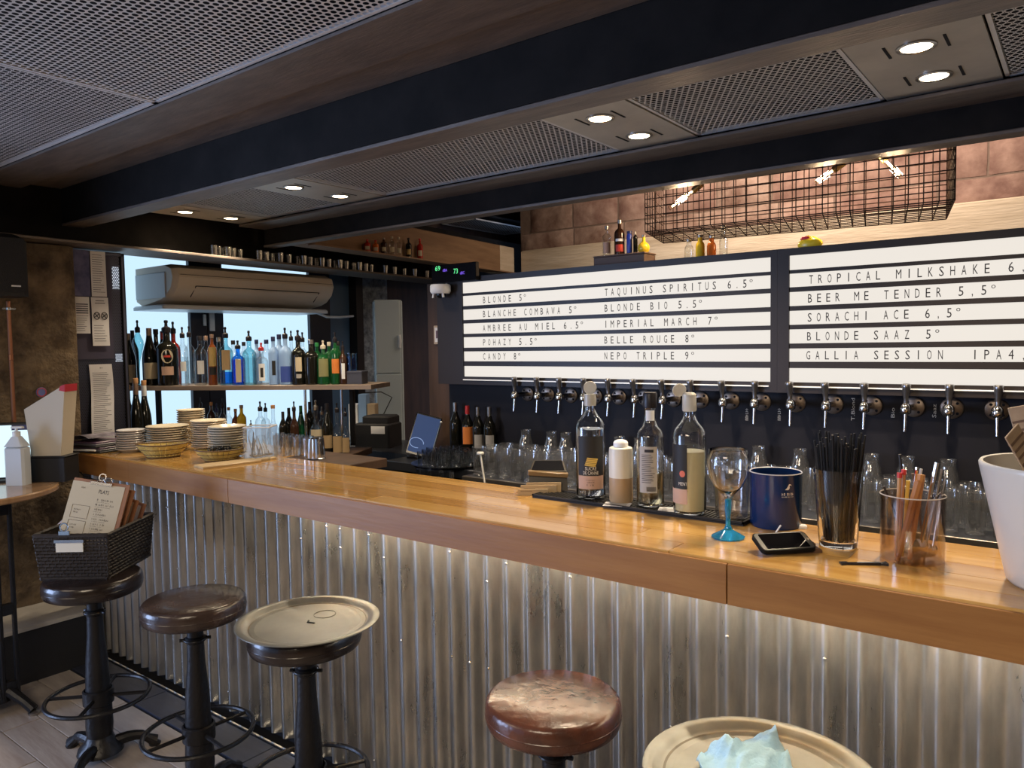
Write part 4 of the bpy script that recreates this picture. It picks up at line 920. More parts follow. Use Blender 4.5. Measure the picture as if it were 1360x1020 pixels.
# ---------------------------------------------------------------- plates
def plate_mesh(R, m):
    return MB().lathe([(0, .003), (R*.55, .003), (R*.58, 0), (R*.62, .002), (R*.80, .009), (R*.985, .0165), (R, .019), (R*.985, .0205), (R*.80, .0135), (R*.62, .007), (0, .006)], 36).mesh('plate', m)
cream_p = mat('cream_china', (0.66, 0.60, 0.47), .2); grey_p = mat('white_china', (0.60, 0.60, 0.62), .2)
def stack(cx_, topy, R, dz, n, m, where, zb=1.1002):
    me = plate_mesh(R, m)
    zt__ = ztop(cx_, *topy); n = max(3, round((zt__-zb-.018)/dz)+1)
    for i in range(n):
        o = bpy.data.objects.new('plate', me); C.objects.link(o); o.location = (cx_[0]+random.uniform(-.003, .003), cx_[1]+random.uniform(-.003, .003), zb+i*dz)
        j = n-i
        tag(o, ('topmost plate' if j == 1 else 'bottom plate' if i == 0 else '%s plate from the top' % ORD[j]) + ' of ' + where, 'plate', 'plates in ' + where)
random.seed(4)
stack((onY(174, 590, 1.87).x, 1.87), (174, 570), .070, .0118, 9, grey_p, 'the small plate stack at far left')
stack((onY(223, 590, 2.02).x, 2.02), (223, 564), .105, .0118, 10, cream_p, 'the plate stack behind the left basket')
stack((onY(255, 590, 2.27).x, 2.27), (256, 545), .075, .0125, 14, cream_p, 'the tallest plate stack at the rear')
stack((onY(278, 590, 2.16).x, 2.16), (277, 557), .090, .0118, 13, cream_p, 'the tall middle plate stack')
stack((onY(302, 590, 2.04).x, 2.04), (303, 567), .088, .0118, 10, cream_p, 'the rightmost plate stack')
MB_l = MB().bbox(-4.08, -3.06, 2.179, 2.42, 1.06, 1.0995, .003)
t = thing('service_shelf', 'wooden side shelf at bar level under the rear plate stacks', 'shelf'); MB_l.build('board', barw[0], t, smooth=False)
MB().box(-3.70, -3.1, 2.20, 2.36, 0, 1.06).build('support', black_m, t, smooth=False)
# tumblers and steel beakers near the cutlery tub, on a rear ledge
t = thing('glass_ledge', 'pale ledge behind the bar carrying two rows of small tumblers', 'shelf'); MB().bbox(-3.049, -2.60, 2.185, 2.42, 1.06, 1.0995, .003).build('board', wood_dk, t)
MB().box(-3.0, -2.64, 2.20, 2.36, 0, 1.06).build('support', black_m, t, smooth=False)
for r in range(2):
    for i in range(4):
        gx = onY(369+13*i+3*r, 595, 2.235+.06*r).x
        o = glass(gs_, gx, 2.235+.06*r, 1.1, 'clear tumbler in two rows between the cutlery tub and steel beakers', 'tumbler', 'tumblers right of the cutlery tub'); o.scale = (.64, .64, .92)
p = onZ(419, 614, 1.1)
t = thing('fluted_beaker', 'inverted fluted steel-look beaker at the end of the tumbler rows', 'beaker', (onY(420, 600, 2.235).x, 2.235, 1.1))
mb = MB(); prf = [(.040, 0), (.0395, .03), (.035, .095), (.030, .101), (0, .102)]; mb.lathe(prf, 32)
mb.v = [(v[0]*(1+(.05 if i % 2 else -.03)), v[1]*(1+(.05 if i % 2 else -.03)), v[2]) for i, v in enumerate(mb.v)]
mb.build('cup', mat('steel_bright', (.7, .7, .7), .12, 1), t, ang=20); MB().lathe([(.041, 0), (.043, .002), (.041, .006)], 32).build('rim', chrome, t)
for i, px in enumerate((443, 452, 460)):
    p = onZ(px, 640, 1.0); p = onY(px, 618, 2.45)
    glass(gs_, -2.56+.075*i, 2.62, .985-.06, 'small upturned glass just showing over the bar edge by the tan labels', 'tumbler', 'glasses just showing over the bar edge')
t = thing('glass_washer', 'black under-bar unit behind the bar edge holding a few glasses', 'cabinet'); MB().bbox(-2.66, -2.32, 2.50, 2.78, 0, .9245, .004).build('body', black_m, t); MB().bbox(-2.665, -2.315, 2.495, 2.785, .9, .9246, .002).build('top', black_m, t)
# ---------------------------------------------------------------- bread baskets
def bread_basket(p, rx, ry, h, rz, label, dark):
    t = thing('bread_basket', label, 'basket', (p[0], p[1], 1.1002), rz)
    yel = mat('yellow_wicker', (0.50, 0.36, 0.09), .45, noise_s=30, noise_c=(.66, .52, .18), bump=.3, bump_s=60)
    n = 26; mb = MB(); bt = []; tp = []
    for i in range(n):                                   # upright flat canes bowing outwards
        a0, a1 = 2*PI*(i+.04)/n, 2*PI*(i+.96)/n; vs = []
        for k_, (s, zz) in enumerate(((.60, .0), (.70, .02*h/.07), (.88, .6*h), (1.0, h))):
            for a in (a0, (a0+a1)/2, a1):
                bow = 1.02 if a not in (a0, a1) else 1
                vs.append((rx*s*bow*math.cos(a), ry*s*bow*math.sin(a), zz*(1+.10*math.cos(a)**2)))
        c = MB().add(vs, [(3*k+j, 3*k+j+1, 3*k+j+4, 3*k+j+3) for k in range(3) for j in range(2)])
        c.build('cane', yel, t)
    for s, zz, r in ((1.01, h, .0035), (.90, .62*h, .0016), (.74, .25*h, .0016), (.61, .003, .003)):
        MB().tube([(rx*s*math.cos(2*PI*i/40), ry*s*math.sin(2*PI*i/40), zz*(1+.10*math.cos(2*PI*i/40)**2)) for i in range(40)], r, 6, closed=True).build('hoop', mat('cane_dark', (.13, .075, .03), .5), t)
    MB().lathe([(0, .004), (.60, .004), (.60, 0), (0, 0)], 30, sx=rx, sy=ry).build('bottom', yel, t)
    if dark: 
        for i in range(9): MB().bbox(-.055+.012*i, -.047+.012*i, -.04+.006*(i % 3), .04, .02, h+.004+.006*(i % 3), .002).build('black_sachet', black_m, t)
bread_basket((onY(217, 600, 1.865).x, 1.865), .118, .080, .062, math.radians(60), 'oval yellow cane bread basket, left one in front of the plates', False)
bread_basket((-3.235, 1.955), .110, .072, .050, math.radians(60), 'oval yellow cane bread basket holding black sachets, right one', True)
# paddle board
a_, b__ = onZ(252, 624, 1.1), onZ(348, 612, 1.1)
t = thing('paddle_board', 'thin pale wooden serving board lying at the front of the bar', 'board', (a_.x-.01, a_.y+.045, 1.1003), math.atan2(b__.y-a_.y, b__.x-a_.x))
L_ = math.hypot(b__.x-a_.x, b__.y-a_.y)
pw = mat('pale_board', (.50, .34, .16), .45, noise_s=3, noise_c=(.62, .46, .25), stretch=(1, 8, 1))
MB().bbox(0, L_-.06, -.05, .05, 0, .010, .003).build('blade', pw, t); MB().bbox(L_-.061, L_+.03, -.018, .018, 0, .010, .003).build('handle', pw, t)
# cutlery tub
p = onZ(342, 610, 1.1); p.x -= .035
t = thing('cutlery_tub', 'square clear plastic tub of steel spoons at the end of the plates', 'tub', (p.x+.02, p.y+.03, 1.1002), math.radians(37))
tubm = thin_glass('cloudy_plastic', (.80, .85, .90), .10, .25, .35, haze=.14)
mb = MB().bbox(-.062, .062, -.062, .062, 0, .155, .006); mb.f = [f for f in mb.f if len(f) != 8 or f[0] < 8]; mb.build('tub', tubm, t)
MB().tube([(-.06, -.06, .152), (.06, -.06, .152), (.06, .06, .152), (-.06, .06, .152)], .003, 6, closed=True).build('rim', white_p, t)
random.seed(9)
for i in range(9):
    a = random.uniform(-.04, .04); b_ = random.uniform(-.04, .04); e = (a + random.uniform(-.03, .03), b_+random.uniform(-.03, .03), random.uniform(.06, .11))
    tt = thing('spoon', 'steel spoon lying in the clear cutlery tub', 'spoon', (p.x+.02, p.y+.03, 1.1025), math.radians(37), group='spoons in the cutlery tub')
    e = (max(-.055, min(.055, e[0])), max(-.055, min(.055, e[1])), e[2])
    MB().tube([(a, b_, .012), e], [.0045, .0025], 6).build('handle', chrome, tt); MB().lathe([(0, 0), (.013, .006), (.016, .013), (0, .010)], 12, (a, b_, .004)).build('bowl', chrome, tt)
tt = thing('stirrer', 'thin dark stirrer standing in the clear cutlery tub', 'stirrer', (p.x+.02, p.y+.03, 1.1025), math.radians(37))
MB().tube([(-.03, -.04, .01), (-.02, -.035, .125)], .0025, 6).build('rod', black_m, tt)
# ---------------------------------------------------------------- magazines and bag at the bar's left end
t = thing('paper_pile', 'untidy dark pile of folded magazines at the far left end of the bar', 'magazines', (-4.12, 1.80, 1.1002), math.radians(12))
for i in range(6):
    MB().bbox(-.14+.006*i, .13-.01*i, -.09+.008*(i % 3), .10-.006*(i % 2), .009*i, .009*i+.0085, .002).build('magazine', [black_m, mat('mag_grey', (.12, .12, .14), .4), mat('mag_purple', (.12, .07, .12), .35)][i % 3], t)
mb = MB()
for i in range(7):
    a = i/6*PI*.8; mb.add([(-.12+.03*i, -.10, .055+.035*math.sin(a)), (-.12+.03*i, .08, .055+.035*math.sin(a))], [])
mb.f = [(2*i, 2*i+2, 2*i+3, 2*i+1) for i in range(6)]; mb.mi = [0]*6
mb.build('folded_page', mat('mag_page', (.30, .27, .33), .3, noise_s=14, noise_c=(.03, .03, .04)), t)
MB().tube([(-.12, -.112, .012), (.13, -.115, .02)], .005, 6).build('spine', white_p, t)
# ---------------------------------------------------------------- service mat and things on the bar
def MT(p, z=1.1002): return (p.x, p.y, z)
t = thing('bar_mat', 'black ribbed rubber mat under the syrup bottles on the bar', 'mat', (0, 0, 0))
x0, x1, ya, yb_ = -1.50, -.765, 2.055, 2.165
rub = mat('black_rubber', (.014, .013, .013), .55)
MB().bbox(x0, x1, ya, yb_, 1.1002, 1.106, .002).build('base', rub, t); 
rb = MB()
for i in range(int((x1-x0)/.012)): rb.box(x0+.006+i*.012, x0+.011+i*.012, ya+.008, yb_-.008, 1.106, 1.1095)
rb.box(x0, x1, ya, ya+.006, 1.106, 1.112).box(x0, x1, yb_-.006, yb_, 1.106, 1.112).box(x0, x0+.006, ya, yb_, 1.106, 1.112).box(x1-.006, x1, ya, yb_, 1.106, 1.112)
rb.build('ribs', rub, t, smooth=False)['kind'] = 'stuff'
ZM = 1.1097
def realglass(name, col, rough=0.0): return mat(name, col, rough, trans=1.0, ior=1.45)
rg = realglass('bottle_glass', (.98, .99, .99)); liqc = mat('clear_syrup', (.98, .98, .97), 0, trans=1, ior=1.34)
def vessel(t, nm, outer, wall, m, n=48, floor=.008):
    inner = [(max(0.0005, r-wall), max(z, floor)) for r, z in outer if z > outer[1][1] or True][::-1]
    inner = [(r, z) for r, z in inner if r > .001]
    prof = [(0, outer[0][1])] + [q for q in outer if q[0] > 0] + inner + [(0, floor)]
    return MB().lathe(prof, n).build(nm, m, t, ang=50)
def sized(px, pyb, pyt, z=ZM):
    p = onZ(px, pyb, z); return p, ztop(p, px, pyt) - z, p.dot(FWD) / F   # place, height, metres per pixel
def bprof(R, H, rn, zs, zn):     # radius, height, neck radius, shoulder start, neck start
    return [(R*.75, 0), (R*.95, .003), (R, .012), (R, zs), (R*.97, zs+(zn-zs)*.22), (R*.82, zs+(zn-zs)*.5), (R*.55, zs+(zn-zs)*.78), (rn*1.15, zn), (rn, zn+.01), (rn, H-.012), (rn*1.12, H-.010), (rn*1.12, H)]
dcap = mat('translucent_cap', (.75, .73, .66), .3, trans=.5)
def facing(p): return math.atan2(-p.y, -p.x)
def curved(p, R, rz):            # maps (u, v) printed flat onto the bottle wall facing the viewer
    a0 = facing(p) + rz
    return lambda u, v: (R*math.cos(a0 + u/R), R*math.sin(a0 + u/R), v)
# 1: cane syrup bottle
p, H, k = sized(785, 660, 508)
R = 20.0*k
t = thing('syrup_bottle', 'clear cane sugar syrup bottle with black label and round flip cap', 'bottle', MT(p, ZM))
zs, zn = .60*H, .74*H
vessel(t, 'body', bprof(R, .86*H, R*.36, zs, zn), .003, rg)
lp = bprof(R-.0035, .86*H, R*.36-.003, zs, zn); lp = [q for q in lp if q[1] < .60*H]
MB().lathe([(0, .012)] + [(r, max(z, .012)) for r, z in lp] + [(R-.004, .60*H), (0, .60*H)], 40).build('liquid', liqc, t)
MB().lathe([(0, .80*H), (R*.40, .80*H), (R*.42, .86*H), (R*.38, .90*H), (0, .90*H)], 24).build('cap', dcap, t)
fl_ = MB().lathe([(0, -.004), (R*.42, -.004), (R*.45, 0), (R*.42, .004), (0, .004)], 24, M=Matrix.Translation((0, 0, .955*H)) @ Matrix.Rotation(facing(p)-PI/2, 4, 'Z') @ Matrix.Rotation(PI/2, 4, 'X'))
fl_.build('flip_lid', dcap, t)
a0 = facing(p)
MB().patch(R+.0006, .21*H, .545*H, a0-.95, a0+.95, 20).build('label', LAB['black'], t)
MB().patch(R+.0006, .09*H, .205*H, a0-.95, a0+.95, 20).build('lower_label', LAB['pink'], t)
cf = curved(p, R+.0012, 0); pr = MB(); text(pr, 'SUCRE', -.019, .255*H, .038, .011, cf); text(pr, 'DE CANNE', -.026, .217*H, .052, .011, cf); pr.build('lettering', mat('print_cream', (.75, .70, .58), .6), t, smooth=False)
pr = MB(); scribble(pr, cf, -.014, .12*H, .028, .005); scribble(pr, cf, -.012, .145*H, .024, .004); scribble(pr, cf, -.016, .165*H, .032, .003); pr.build('small_lettering', ink, t, smooth=False)
cn = MB()
for i in range(5): 
    u0 = -.020+.002*i; rect_on(cn, cf, u0, u0+.036, .295*H+.0055*i, .295*H+.0055*i+.0045, 8, -.004)
cn.build('cane_picture', mat('cane_yellow', (.65, .45, .10), .6), t, smooth=False)
# 2: squeeze bottle
p, H, k = sized(825, 666, 584)
t = thing('squeeze_bottle', 'cloudy plastic squeeze bottle half full of tan sauce', 'bottle', MT(p, ZM)); R = 16.2*k
cloud = mat('cloudy_white', (.80, .78, .68), .35, alpha=.93)
MB().lathe([(0, .40*H), (R, .40*H), (R*1.01, .43*H), (R*1.01, .80*H), (R*.97, .87*H), (R*.85, .885*H), (0, .885*H)], 32).build('body', cloud, t)
MB().lathe([(0, 0), (R*.93, 0), (R, .008), (R*1.0, .40*H), (0, .40*H)], 32).build('sauce', mat('tan_sauce', (.42, .30, .18), .4), t)
MB().lathe([(0, .88*H), (R*.62, .88*H), (R*.62, .955*H), (R*.50, .985*H), (R*.3, H), (0, H)], 28).build('cap', white_p, t)
# 3: bottle with back label and black cap
p, H, k = sized(864, 671, 521)
t = thing('spirit_bottle', 'clear bottle with a densely printed back label and black cap', 'bottle', MT(p, ZM)); R = 18.6*k
zs, zn = .60*H, .73*H
vessel(t, 'body', bprof(R, .90*H, R*.42, zs, zn), .003, rg)
lp = [q for q in bprof(R-.0035, .9*H, .01, zs, zn) if q[1] < .30*H]
MB().lathe([(0, .012)] + [(r, max(z, .012)) for r, z in lp] + [(R-.004, .30*H), (0, .30*H)], 40).build('liquid', mat('pale_yellow_liquid', (.93, .85, .55), 0, trans=1, ior=1.34), t)
MB().lathe([(0, .865*H), (R*.50, .865*H), (R*.52, .875*H), (R*.52, .985*H), (R*.46, H), (0, H)], 28).build('cap', CAP['black'], t)
a0 = facing(p)
MB().patch(R+.0006, .13*H, .535*H, a0-.85, a0+.50, 20).build('label', mat('grey_back_label', (.40, .38, .35), .6), t)
MB().patch(R*.42+.0006, .755*H, .845*H, a0-.8, a0+.8, 12).build('neck_label', LAB['white'], t)
cf = curved(p, R+.0012, 0); pr = MB(); random.seed(3)
for i in range(16): 
    v = (.46-.016*i)*H; w_ = random.uniform(.028, .042); rect_on(pr, cf, -.028, -.028+w_, v, v+.0016)
for i in range(14): pr.add([cf(-.012+.0022*i, .145*H), cf(-.012+.0022*i+.0012, .145*H), cf(-.012+.0022*i+.0012, .185*H), cf(-.012+.0022*i, .185*H)], [(0, 1, 2, 3)])
rect_on(pr, cf, -.018, .010, .485*H, .51*H)
pr.build('printing', ink, t, smooth=False)
# 4: syrup bottle with cloudy liquid
p, H, k = sized(916, 681, 512)
t = thing('syrup_bottle', 'bottle of cloudy pale juice with black side label and open flip cap', 'bottle', MT(p, ZM)); R = 22.3*k
zs, zn = .60*H, .74*H; HB = .87*H
vessel(t, 'body', bprof(R, HB, R*.36, zs, zn), .003, rg)
lp = [q for q in bprof(R-.0035, HB, .01, zs, zn) if q[1] < .49*H]
MB().lathe([(0, .012)] + [(r, max(z, .012)) for r, z in lp] + [(R-.004, .49*H), (0, .49*H)], 40).build('liquid', mat('cloudy_juice', (.74, .68, .42), .3), t)
MB().lathe([(0, .80*H), (R*.40, .80*H), (R*.44, .81*H), (R*.42, .93*H), (R*.30, .945*H), (0, .945*H)], 24).build('cap', dcap, t)
MB().lathe([(0, -.004), (R*.40, -.004), (R*.43, 0), (R*.40, .004), (0, .004)], 24, M=Matrix.Translation(tuple(RIGHT*(-R*.62) + Vector((0, 0, .965*H)))) @ Matrix.Rotation(facing(p)-PI/2, 4, 'Z') @ Matrix.Rotation(math.radians(35), 4, 'Y') @ Matrix.Rotation(PI/2.6, 4, 'X')).build('flip_lid', dcap, t)
a0 = facing(p)
MB().patch(R+.0006, .21*H, .55*H, a0-1.7, a0-.15, 20).build('label', LAB['black'], t)
MB().patch(R+.0006, .09*H, .205*H, a0-1.7, a0-.15, 20).build('lower_label', LAB['pink'], t)
cf = curved(p, R+.0012, 0); pr = MB(); text(pr, 'MENT', -.034, .235*H, .028, .010, cf); pr.build('lettering', mat('print_cream', (.75, .70, .58), .6), t, smooth=False)
MB().add([cf(-.022 + .009*math.cos(a/10*2*PI), .325*H + .010*math.sin(a/10*2*PI)) for a in range(10)], [tuple(range(10))]).build('fruit_picture', mat('fruit_red', (.65, .16, .10), .6), t, smooth=False)
# coasters on the mat
for px, py, lb in ((820, 670, 'white paper coaster under the squeeze bottle on the mat'), (893, 677, 'white paper coaster between the third and fourth bottles on the mat')):
    p = onZ(px, py, ZM); t = thing('coaster', lb, 'coaster', (p.x, p.y, 1.1096), math.radians(20)); MB().bbox(-.042, .042, -.03, .03, 0, .0008, .0002).build('card', paper, t); MB().box(-.03, .03, -.02, .02, .0008, .001).build('print', mat('coaster_print', (.5, .5, .5), .7), t, smooth=False)
# wine glass with blue stem
p, H, k = sized(967, 714, 597, 1.1002)
t = thing('wine_glass', 'round wine glass with a bright blue stem and foot on the bar', 'glass', MT(p, 1.1002))
R = 28*k; hz = .46*H
bowl = [(.004, hz), (R*.30, hz+.008), (R*.68, hz+.028*H/.22), (R*.93, hz+.055*H/.22), (R*1.0, hz+.078*H/.22), (R*.985, hz+.095*H/.22), (R*.92, H)]
MB().lathe([(0, hz-.004)] + bowl + [(r-.0014, z+.001 if i < 6 else z) for i, (r, z) in enumerate(bowl[::-1]) if r > .006] + [(0, hz+.012)], 48).build('bowl', rg, t, ang=60)
blu = mat('blue_glass_stem', (.05, .50, .85), .05, trans=.75, ior=1.45)
MB().lathe([(0, 0), (R*.80, 0), (R*.82, .004), (R*.62, .010), (R*.22, .022), (.0065, .034), (.006, .055), (.009, .075), (.0085, hz-.006), (0, hz-.002)], 12).build('stem', blu, t, ang=30)
cf = curved(p, R*1.005+.0006, 0); pr = MB(); scribble(pr, cf, -.018, hz+.075*H/.22, .034, .006); pr.build('lettering', mat('print_white', (.8, .8, .8), .6), t, smooth=False)
# plain tall glass behind it
p, H, k = sized(990, 690, 620, 1.1097)
p, H, k = sized(968, 690, 625, 1.1097)
p = onZ(972, 688, 1.1097)
t = thing('tumbler_glass', 'plain straight clear glass standing behind the blue-stemmed wine glass', 'glass', (p.x, min(p.y, 2.13), 1.1097)); R = 24*k
vessel(t, 'glass', [(R*.85, 0), (R*.92, .004), (R, .12), (R*1.02, .155)], .002, thin_glass('tall_glass', (.93, .93, .93), .06, .02, .6))
# blue mug
p, H, k = sized(1030, 697, 628, 1.1002)
t = thing('blue_mug', 'dark blue enamel mug with a small white heron emblem', 'mug', MT(p, 1.1002)); R = 34*k; H = 76*k*.98
bl_ = mat('navy_enamel', (.008, .028, .11), .18)
MB().lathe([(0, .001), (R*.96, 0), (R, .006), (R, H-.004), (R*1.015, H), (R*.97, H), (R*.965, .01), (0, .01)], 48).build('body', bl_, t, ang=50)
MB().lathe([(R*1.0, H-.002), (R*1.02, H), (R*1.0, H+.002), (R*.97, H), (R*1.0, H-.002)], 48).build('rim', mat('pale_rim', (.45, .45, .5), .3), t)
hd = RIGHT*-1; hd = Vector((hd.x, hd.y, 0)).normalized()
bk = Vector((FWD.x, FWD.y, 0)).normalized(); hh = (bk*.9 + hd*-.4).normalized()
MB().tube([tuple(hh*R*.97 + Vector((0, 0, H*.82))), tuple(hh*(R+.025) + Vector((0, 0, H*.80))), tuple(hh*(R+.035) + Vector((0, 0, H*.5))), tuple(hh*(R+.02) + Vector((0, 0, H*.22))), tuple(hh*R*.97 + Vector((0, 0, H*.2)))], .006, 8).build('handle', bl_, t)
cf = curved(p, R+.0007, .46); pr = MB(); scribble(pr, cf, -.016, H*.635, .034, .0070); scribble(pr, cf, -.016, H*.60, .034, .0030)
hr = [(0, 0), (.004, .002), (.006, .007), (.005, .011), (.008, .014), (.012, .011), (.009, .0155), (.004, .0165), (.001, .011), (-.003, .005), (-.008, .001)]
pr.add([cf(u, H*.735 + v) for u, v in hr], [tuple(range(len(hr)))])
pr.build('emblem', mat('print_white', (.8, .8, .8), .6), t, smooth=False)
# phone on its case
pc = onZ(1040, 722, 1.12)
t = thing('smartphone', 'black smartphone in a grey-edged case lying tilted beside the mug', 'phone', (pc.x, pc.y, 1.1003), math.radians(46))
Mp = Matrix.Translation((0, 0, .018)) @ Matrix.Rotation(math.radians(22), 4, 'X')
def rrect(w_, h_, r, n=6):
    pts = []
    for cx_, cy_, a0 in ((w_-r, h_-r, 0), (-w_+r, h_-r, PI/2), (-w_+r, -h_+r, PI), (w_-r, -h_+r, 1.5*PI)):
        pts += [(cx_+r*math.cos(a0+PI/2*i/n), cy_+r*math.sin(a0+PI/2*i/n)) for i in range(n+1)]
    return pts
def slab(w_, h_, r, z0, z1, M): 
    q = rrect(w_, h_, r); n = len(q)
    return MB().add([(x, y, z0) for x, y in q] + [(x, y, z1) for x, y in q], [tuple(range(n-1, -1, -1)), tuple(range(n, 2*n))] + [(i, (i+1) % n, n+(i+1) % n, n+i) for i in range(n)], M)
slab(.070, .036, .012, 0, .010, Mp).build('case', mat('phone_case', (.008, .008, .009), .8, spec=.2), t)
slab(.067, .033, .010, .010, .0115, Mp).build('bezel', mat('phone_bezel', (.05, .05, .05), .3), t)
slab(.056, .029, .004, .0115, .0119, Mp).build('screen', mat('phone_screen', (.004, .004, .005), .04), t)
slab(.004, .004, .002, .0119, .0125, Mp @ Matrix.Translation((.0615, 0, 0))).build('button', chromed, t)
t = thing('leather_wallet', 'brown and black folded wallet under and behind the smartphone', 'wallet', (pc.x+.015, pc.y+.030, 1.1003), math.radians(40))
MB().bbox(-.06, .06, -.035, .035, 0, .010, .004).build('wallet', mat('brown_leather', (.10, .05, .03), .5, noise_s=20, noise_c=(.18, .10, .06)), t)
MB().bbox(-.02, .05, -.02, .04, .0101, .022, .004).build('flap', mat('brown_leather', (.10, .05, .03), .5), t)
p = onZ(1017, 712, 1.125)
t = thing('paper_straw', 'short white stirrer stick leaning beside the phone', 'stirrer', (p.x, p.y+.02, 1.1003)); MB().tube([(0, 0, .0), (.028, .01, .050)], .0022, 6).build('stick', white_p, t)
p = onZ(1066, 690, 1.12)
t = thing('paper_napkin', 'small folded white paper scrap behind the phone', 'paper', (p.x+.005, p.y-.02, 1.1003), .4); MB().bbox(-.012, .012, -.010, .010, 0, .010, .003).build('paper', paper, t)
# tall glass packed with black straws
p, H, k = sized(1113, 725, 622, 1.1002)
t = thing('straw_glass', 'tall clear pint glass packed with black straws', 'glass', MT(p, 1.1002)); Rb, Rt = 25*k, 32.5*k
vessel(t, 'glass', [(Rb*.92, 0), (Rb, .004), (Rb*1.02, .02), (Rt, H)], .003, rg, floor=.016)
st = mat('black_straw', (.006, .006, .007), .4)
random.seed(12); k2 = 0
sme = {}
for i in range(46):
    a = i*2.39996; r = math.sqrt((i+.5)/46)
    a_b = Vector((math.cos(a)*r*(Rb-.009), math.sin(a)*r*(Rb-.009), .0172)); tp_ = Vector((math.cos(a)*r*(Rt*1.12), math.sin(a)*r*(Rt*1.12), H + .055 + .035*(.5+.5*math.sin(a*3))))
    s = (H)/(tp_.z-a_b.z); at_rim = a_b.lerp(tp_, s); rr_ = math.hypot(at_rim.x, at_rim.y)
    if rr_ > Rt-.0065: f_ = (Rt-.0065)/rr_; tp_ = Vector((tp_.x*f_, tp_.y*f_, tp_.z))
    o = MB().tube([tuple(a_b), tuple(tp_)], .0026, 6).build('straw', st, None, (p.x, p.y, 1.1002))
    tag(o, 'black drinking straw standing in the tall pint glass', 'straw', 'black straws in the pint glass')
# sugar stick
p = onZ(1147, 750, 1.1)
t = thing('sugar_stick', 'slim black twisted sugar sachet lying near the bar edge', 'sachet', (p.x, p.y, 1.1003), math.radians(31))
ss = MB(); 
for x0_, x1_, w0, w1 in ((-.052, -.036, .010, .004), (-.036, .036, .005, .005), (.036, .052, .004, .010)): ss.add([(x0_, -w0, 0), (x1_, -w1, 0), (x1_, w1, 0), (x0_, w0, 0), (x0_, -w0, .004), (x1_, -w1, .006), (x1_, w1, .006), (x0_, w0, .004)], [(0, 3, 2, 1), (4, 5, 6, 7), (0, 1, 5, 4), (1, 2, 6, 5), (2, 3, 7, 6), (3, 0, 4, 7)])
ss.build('sachet', mat('black_foil', (.01, .012, .02), .25), t); MB().box(-.015, .02, -.003, .0, .006, .0064).build('print', mat('foil_print', (.35, .38, .42), .4), t, smooth=False)
# cutlery cup: straight clear-brown plastic tub
p, H, k = sized(1211, 742, 652, 1.1002)
t = thing('pen_cup', 'smoky clear plastic cup crammed with spoons, knives and stirrers', 'cup', MT(p, 1.1002)); R = 41*k; H = 90*k
smo = thin_glass('smoky_plastic', (.88, .82, .78), .06, .05, .4)
vessel(t, 'cup', [(R*.96, 0), (R*.98, .004), (R*1.0, H)], .002, smo, floor=.004)
MB().lathe([(R*1.0, H), (R*1.02, H+.001), (R*1.0, H+.003), (R*.985, H+.001)], 40).build('rim', mat('rim_smoke', (.5, .45, .4), .2), t)
specs = [('wooden_spoon', 'thick orange wooden handle leaning across the smoky cup', (.42, .17, .045), -.75, .0, .008, 1.24, 0), ('wooden_spoon', 'second orange wooden handle at the centre of the smoky cup', (.50, .22, .06), -.30, .10, .007, 1.34, 0),
         ('teaspoon', 'large steel spoon standing bowl down in the smoky cup, leaning right', None, .0, .60, .0052, 1.52, .024), ('teaspoon', 'second steel spoon leaning right behind the large one', None, .22, .78, .0045, 1.42, .020), ('teaspoon', 'thin steel spoon at the right edge of the smoky cup', None, .50, .93, .0035, 1.30, .016),
         ('pencil', 'pencil with a red end at the left of the smoky cup', (.55, .30, .12), -.62, -.50, .0038, 1.30, 0), ('pencil', 'yellow pencil in the middle of the smoky cup', (.75, .52, .10), -.35, -.18, .0038, 1.22, 0), ('pencil', 'red-tipped pencil right of the yellow one', (.50, .25, .10), -.45, -.30, .0038, 1.34, 0),
         ('stirrer', 'dark thin stirrer leaning left out of the smoky cup', (.03, .02, .015), .1, -.98, .0022, 1.13, 0), ('stirrer', 'tall black stirrer above the red-ended pencil', (.02, .02, .02), .05, -.38, .0026, 1.62, 0), ('teaspoon', 'slim steel handle upright at the centre of the smoky cup', None, -.15, .18, .0035, 1.42, .018),
         ('stirrer', 'white plastic stirrer near the right of the smoky cup', (.7, .7, .68), .05, .42, .0028, 1.38, 0), ('teaspoon', 'steel spoon tilted far right over the rim of the smoky cup', None, .35, .97, .0035, 1.18, .018), ('stirrer', 'brown stirrer crossing behind the spoons in the smoky cup', (.12, .06, .03), .7, .2, .003, 1.3, 0)]
rt = Vector((RIGHT.x, RIGHT.y, 0)).normalized(); fw_ = Vector((FWD.x, FWD.y, 0)).normalized(); random.seed(6)
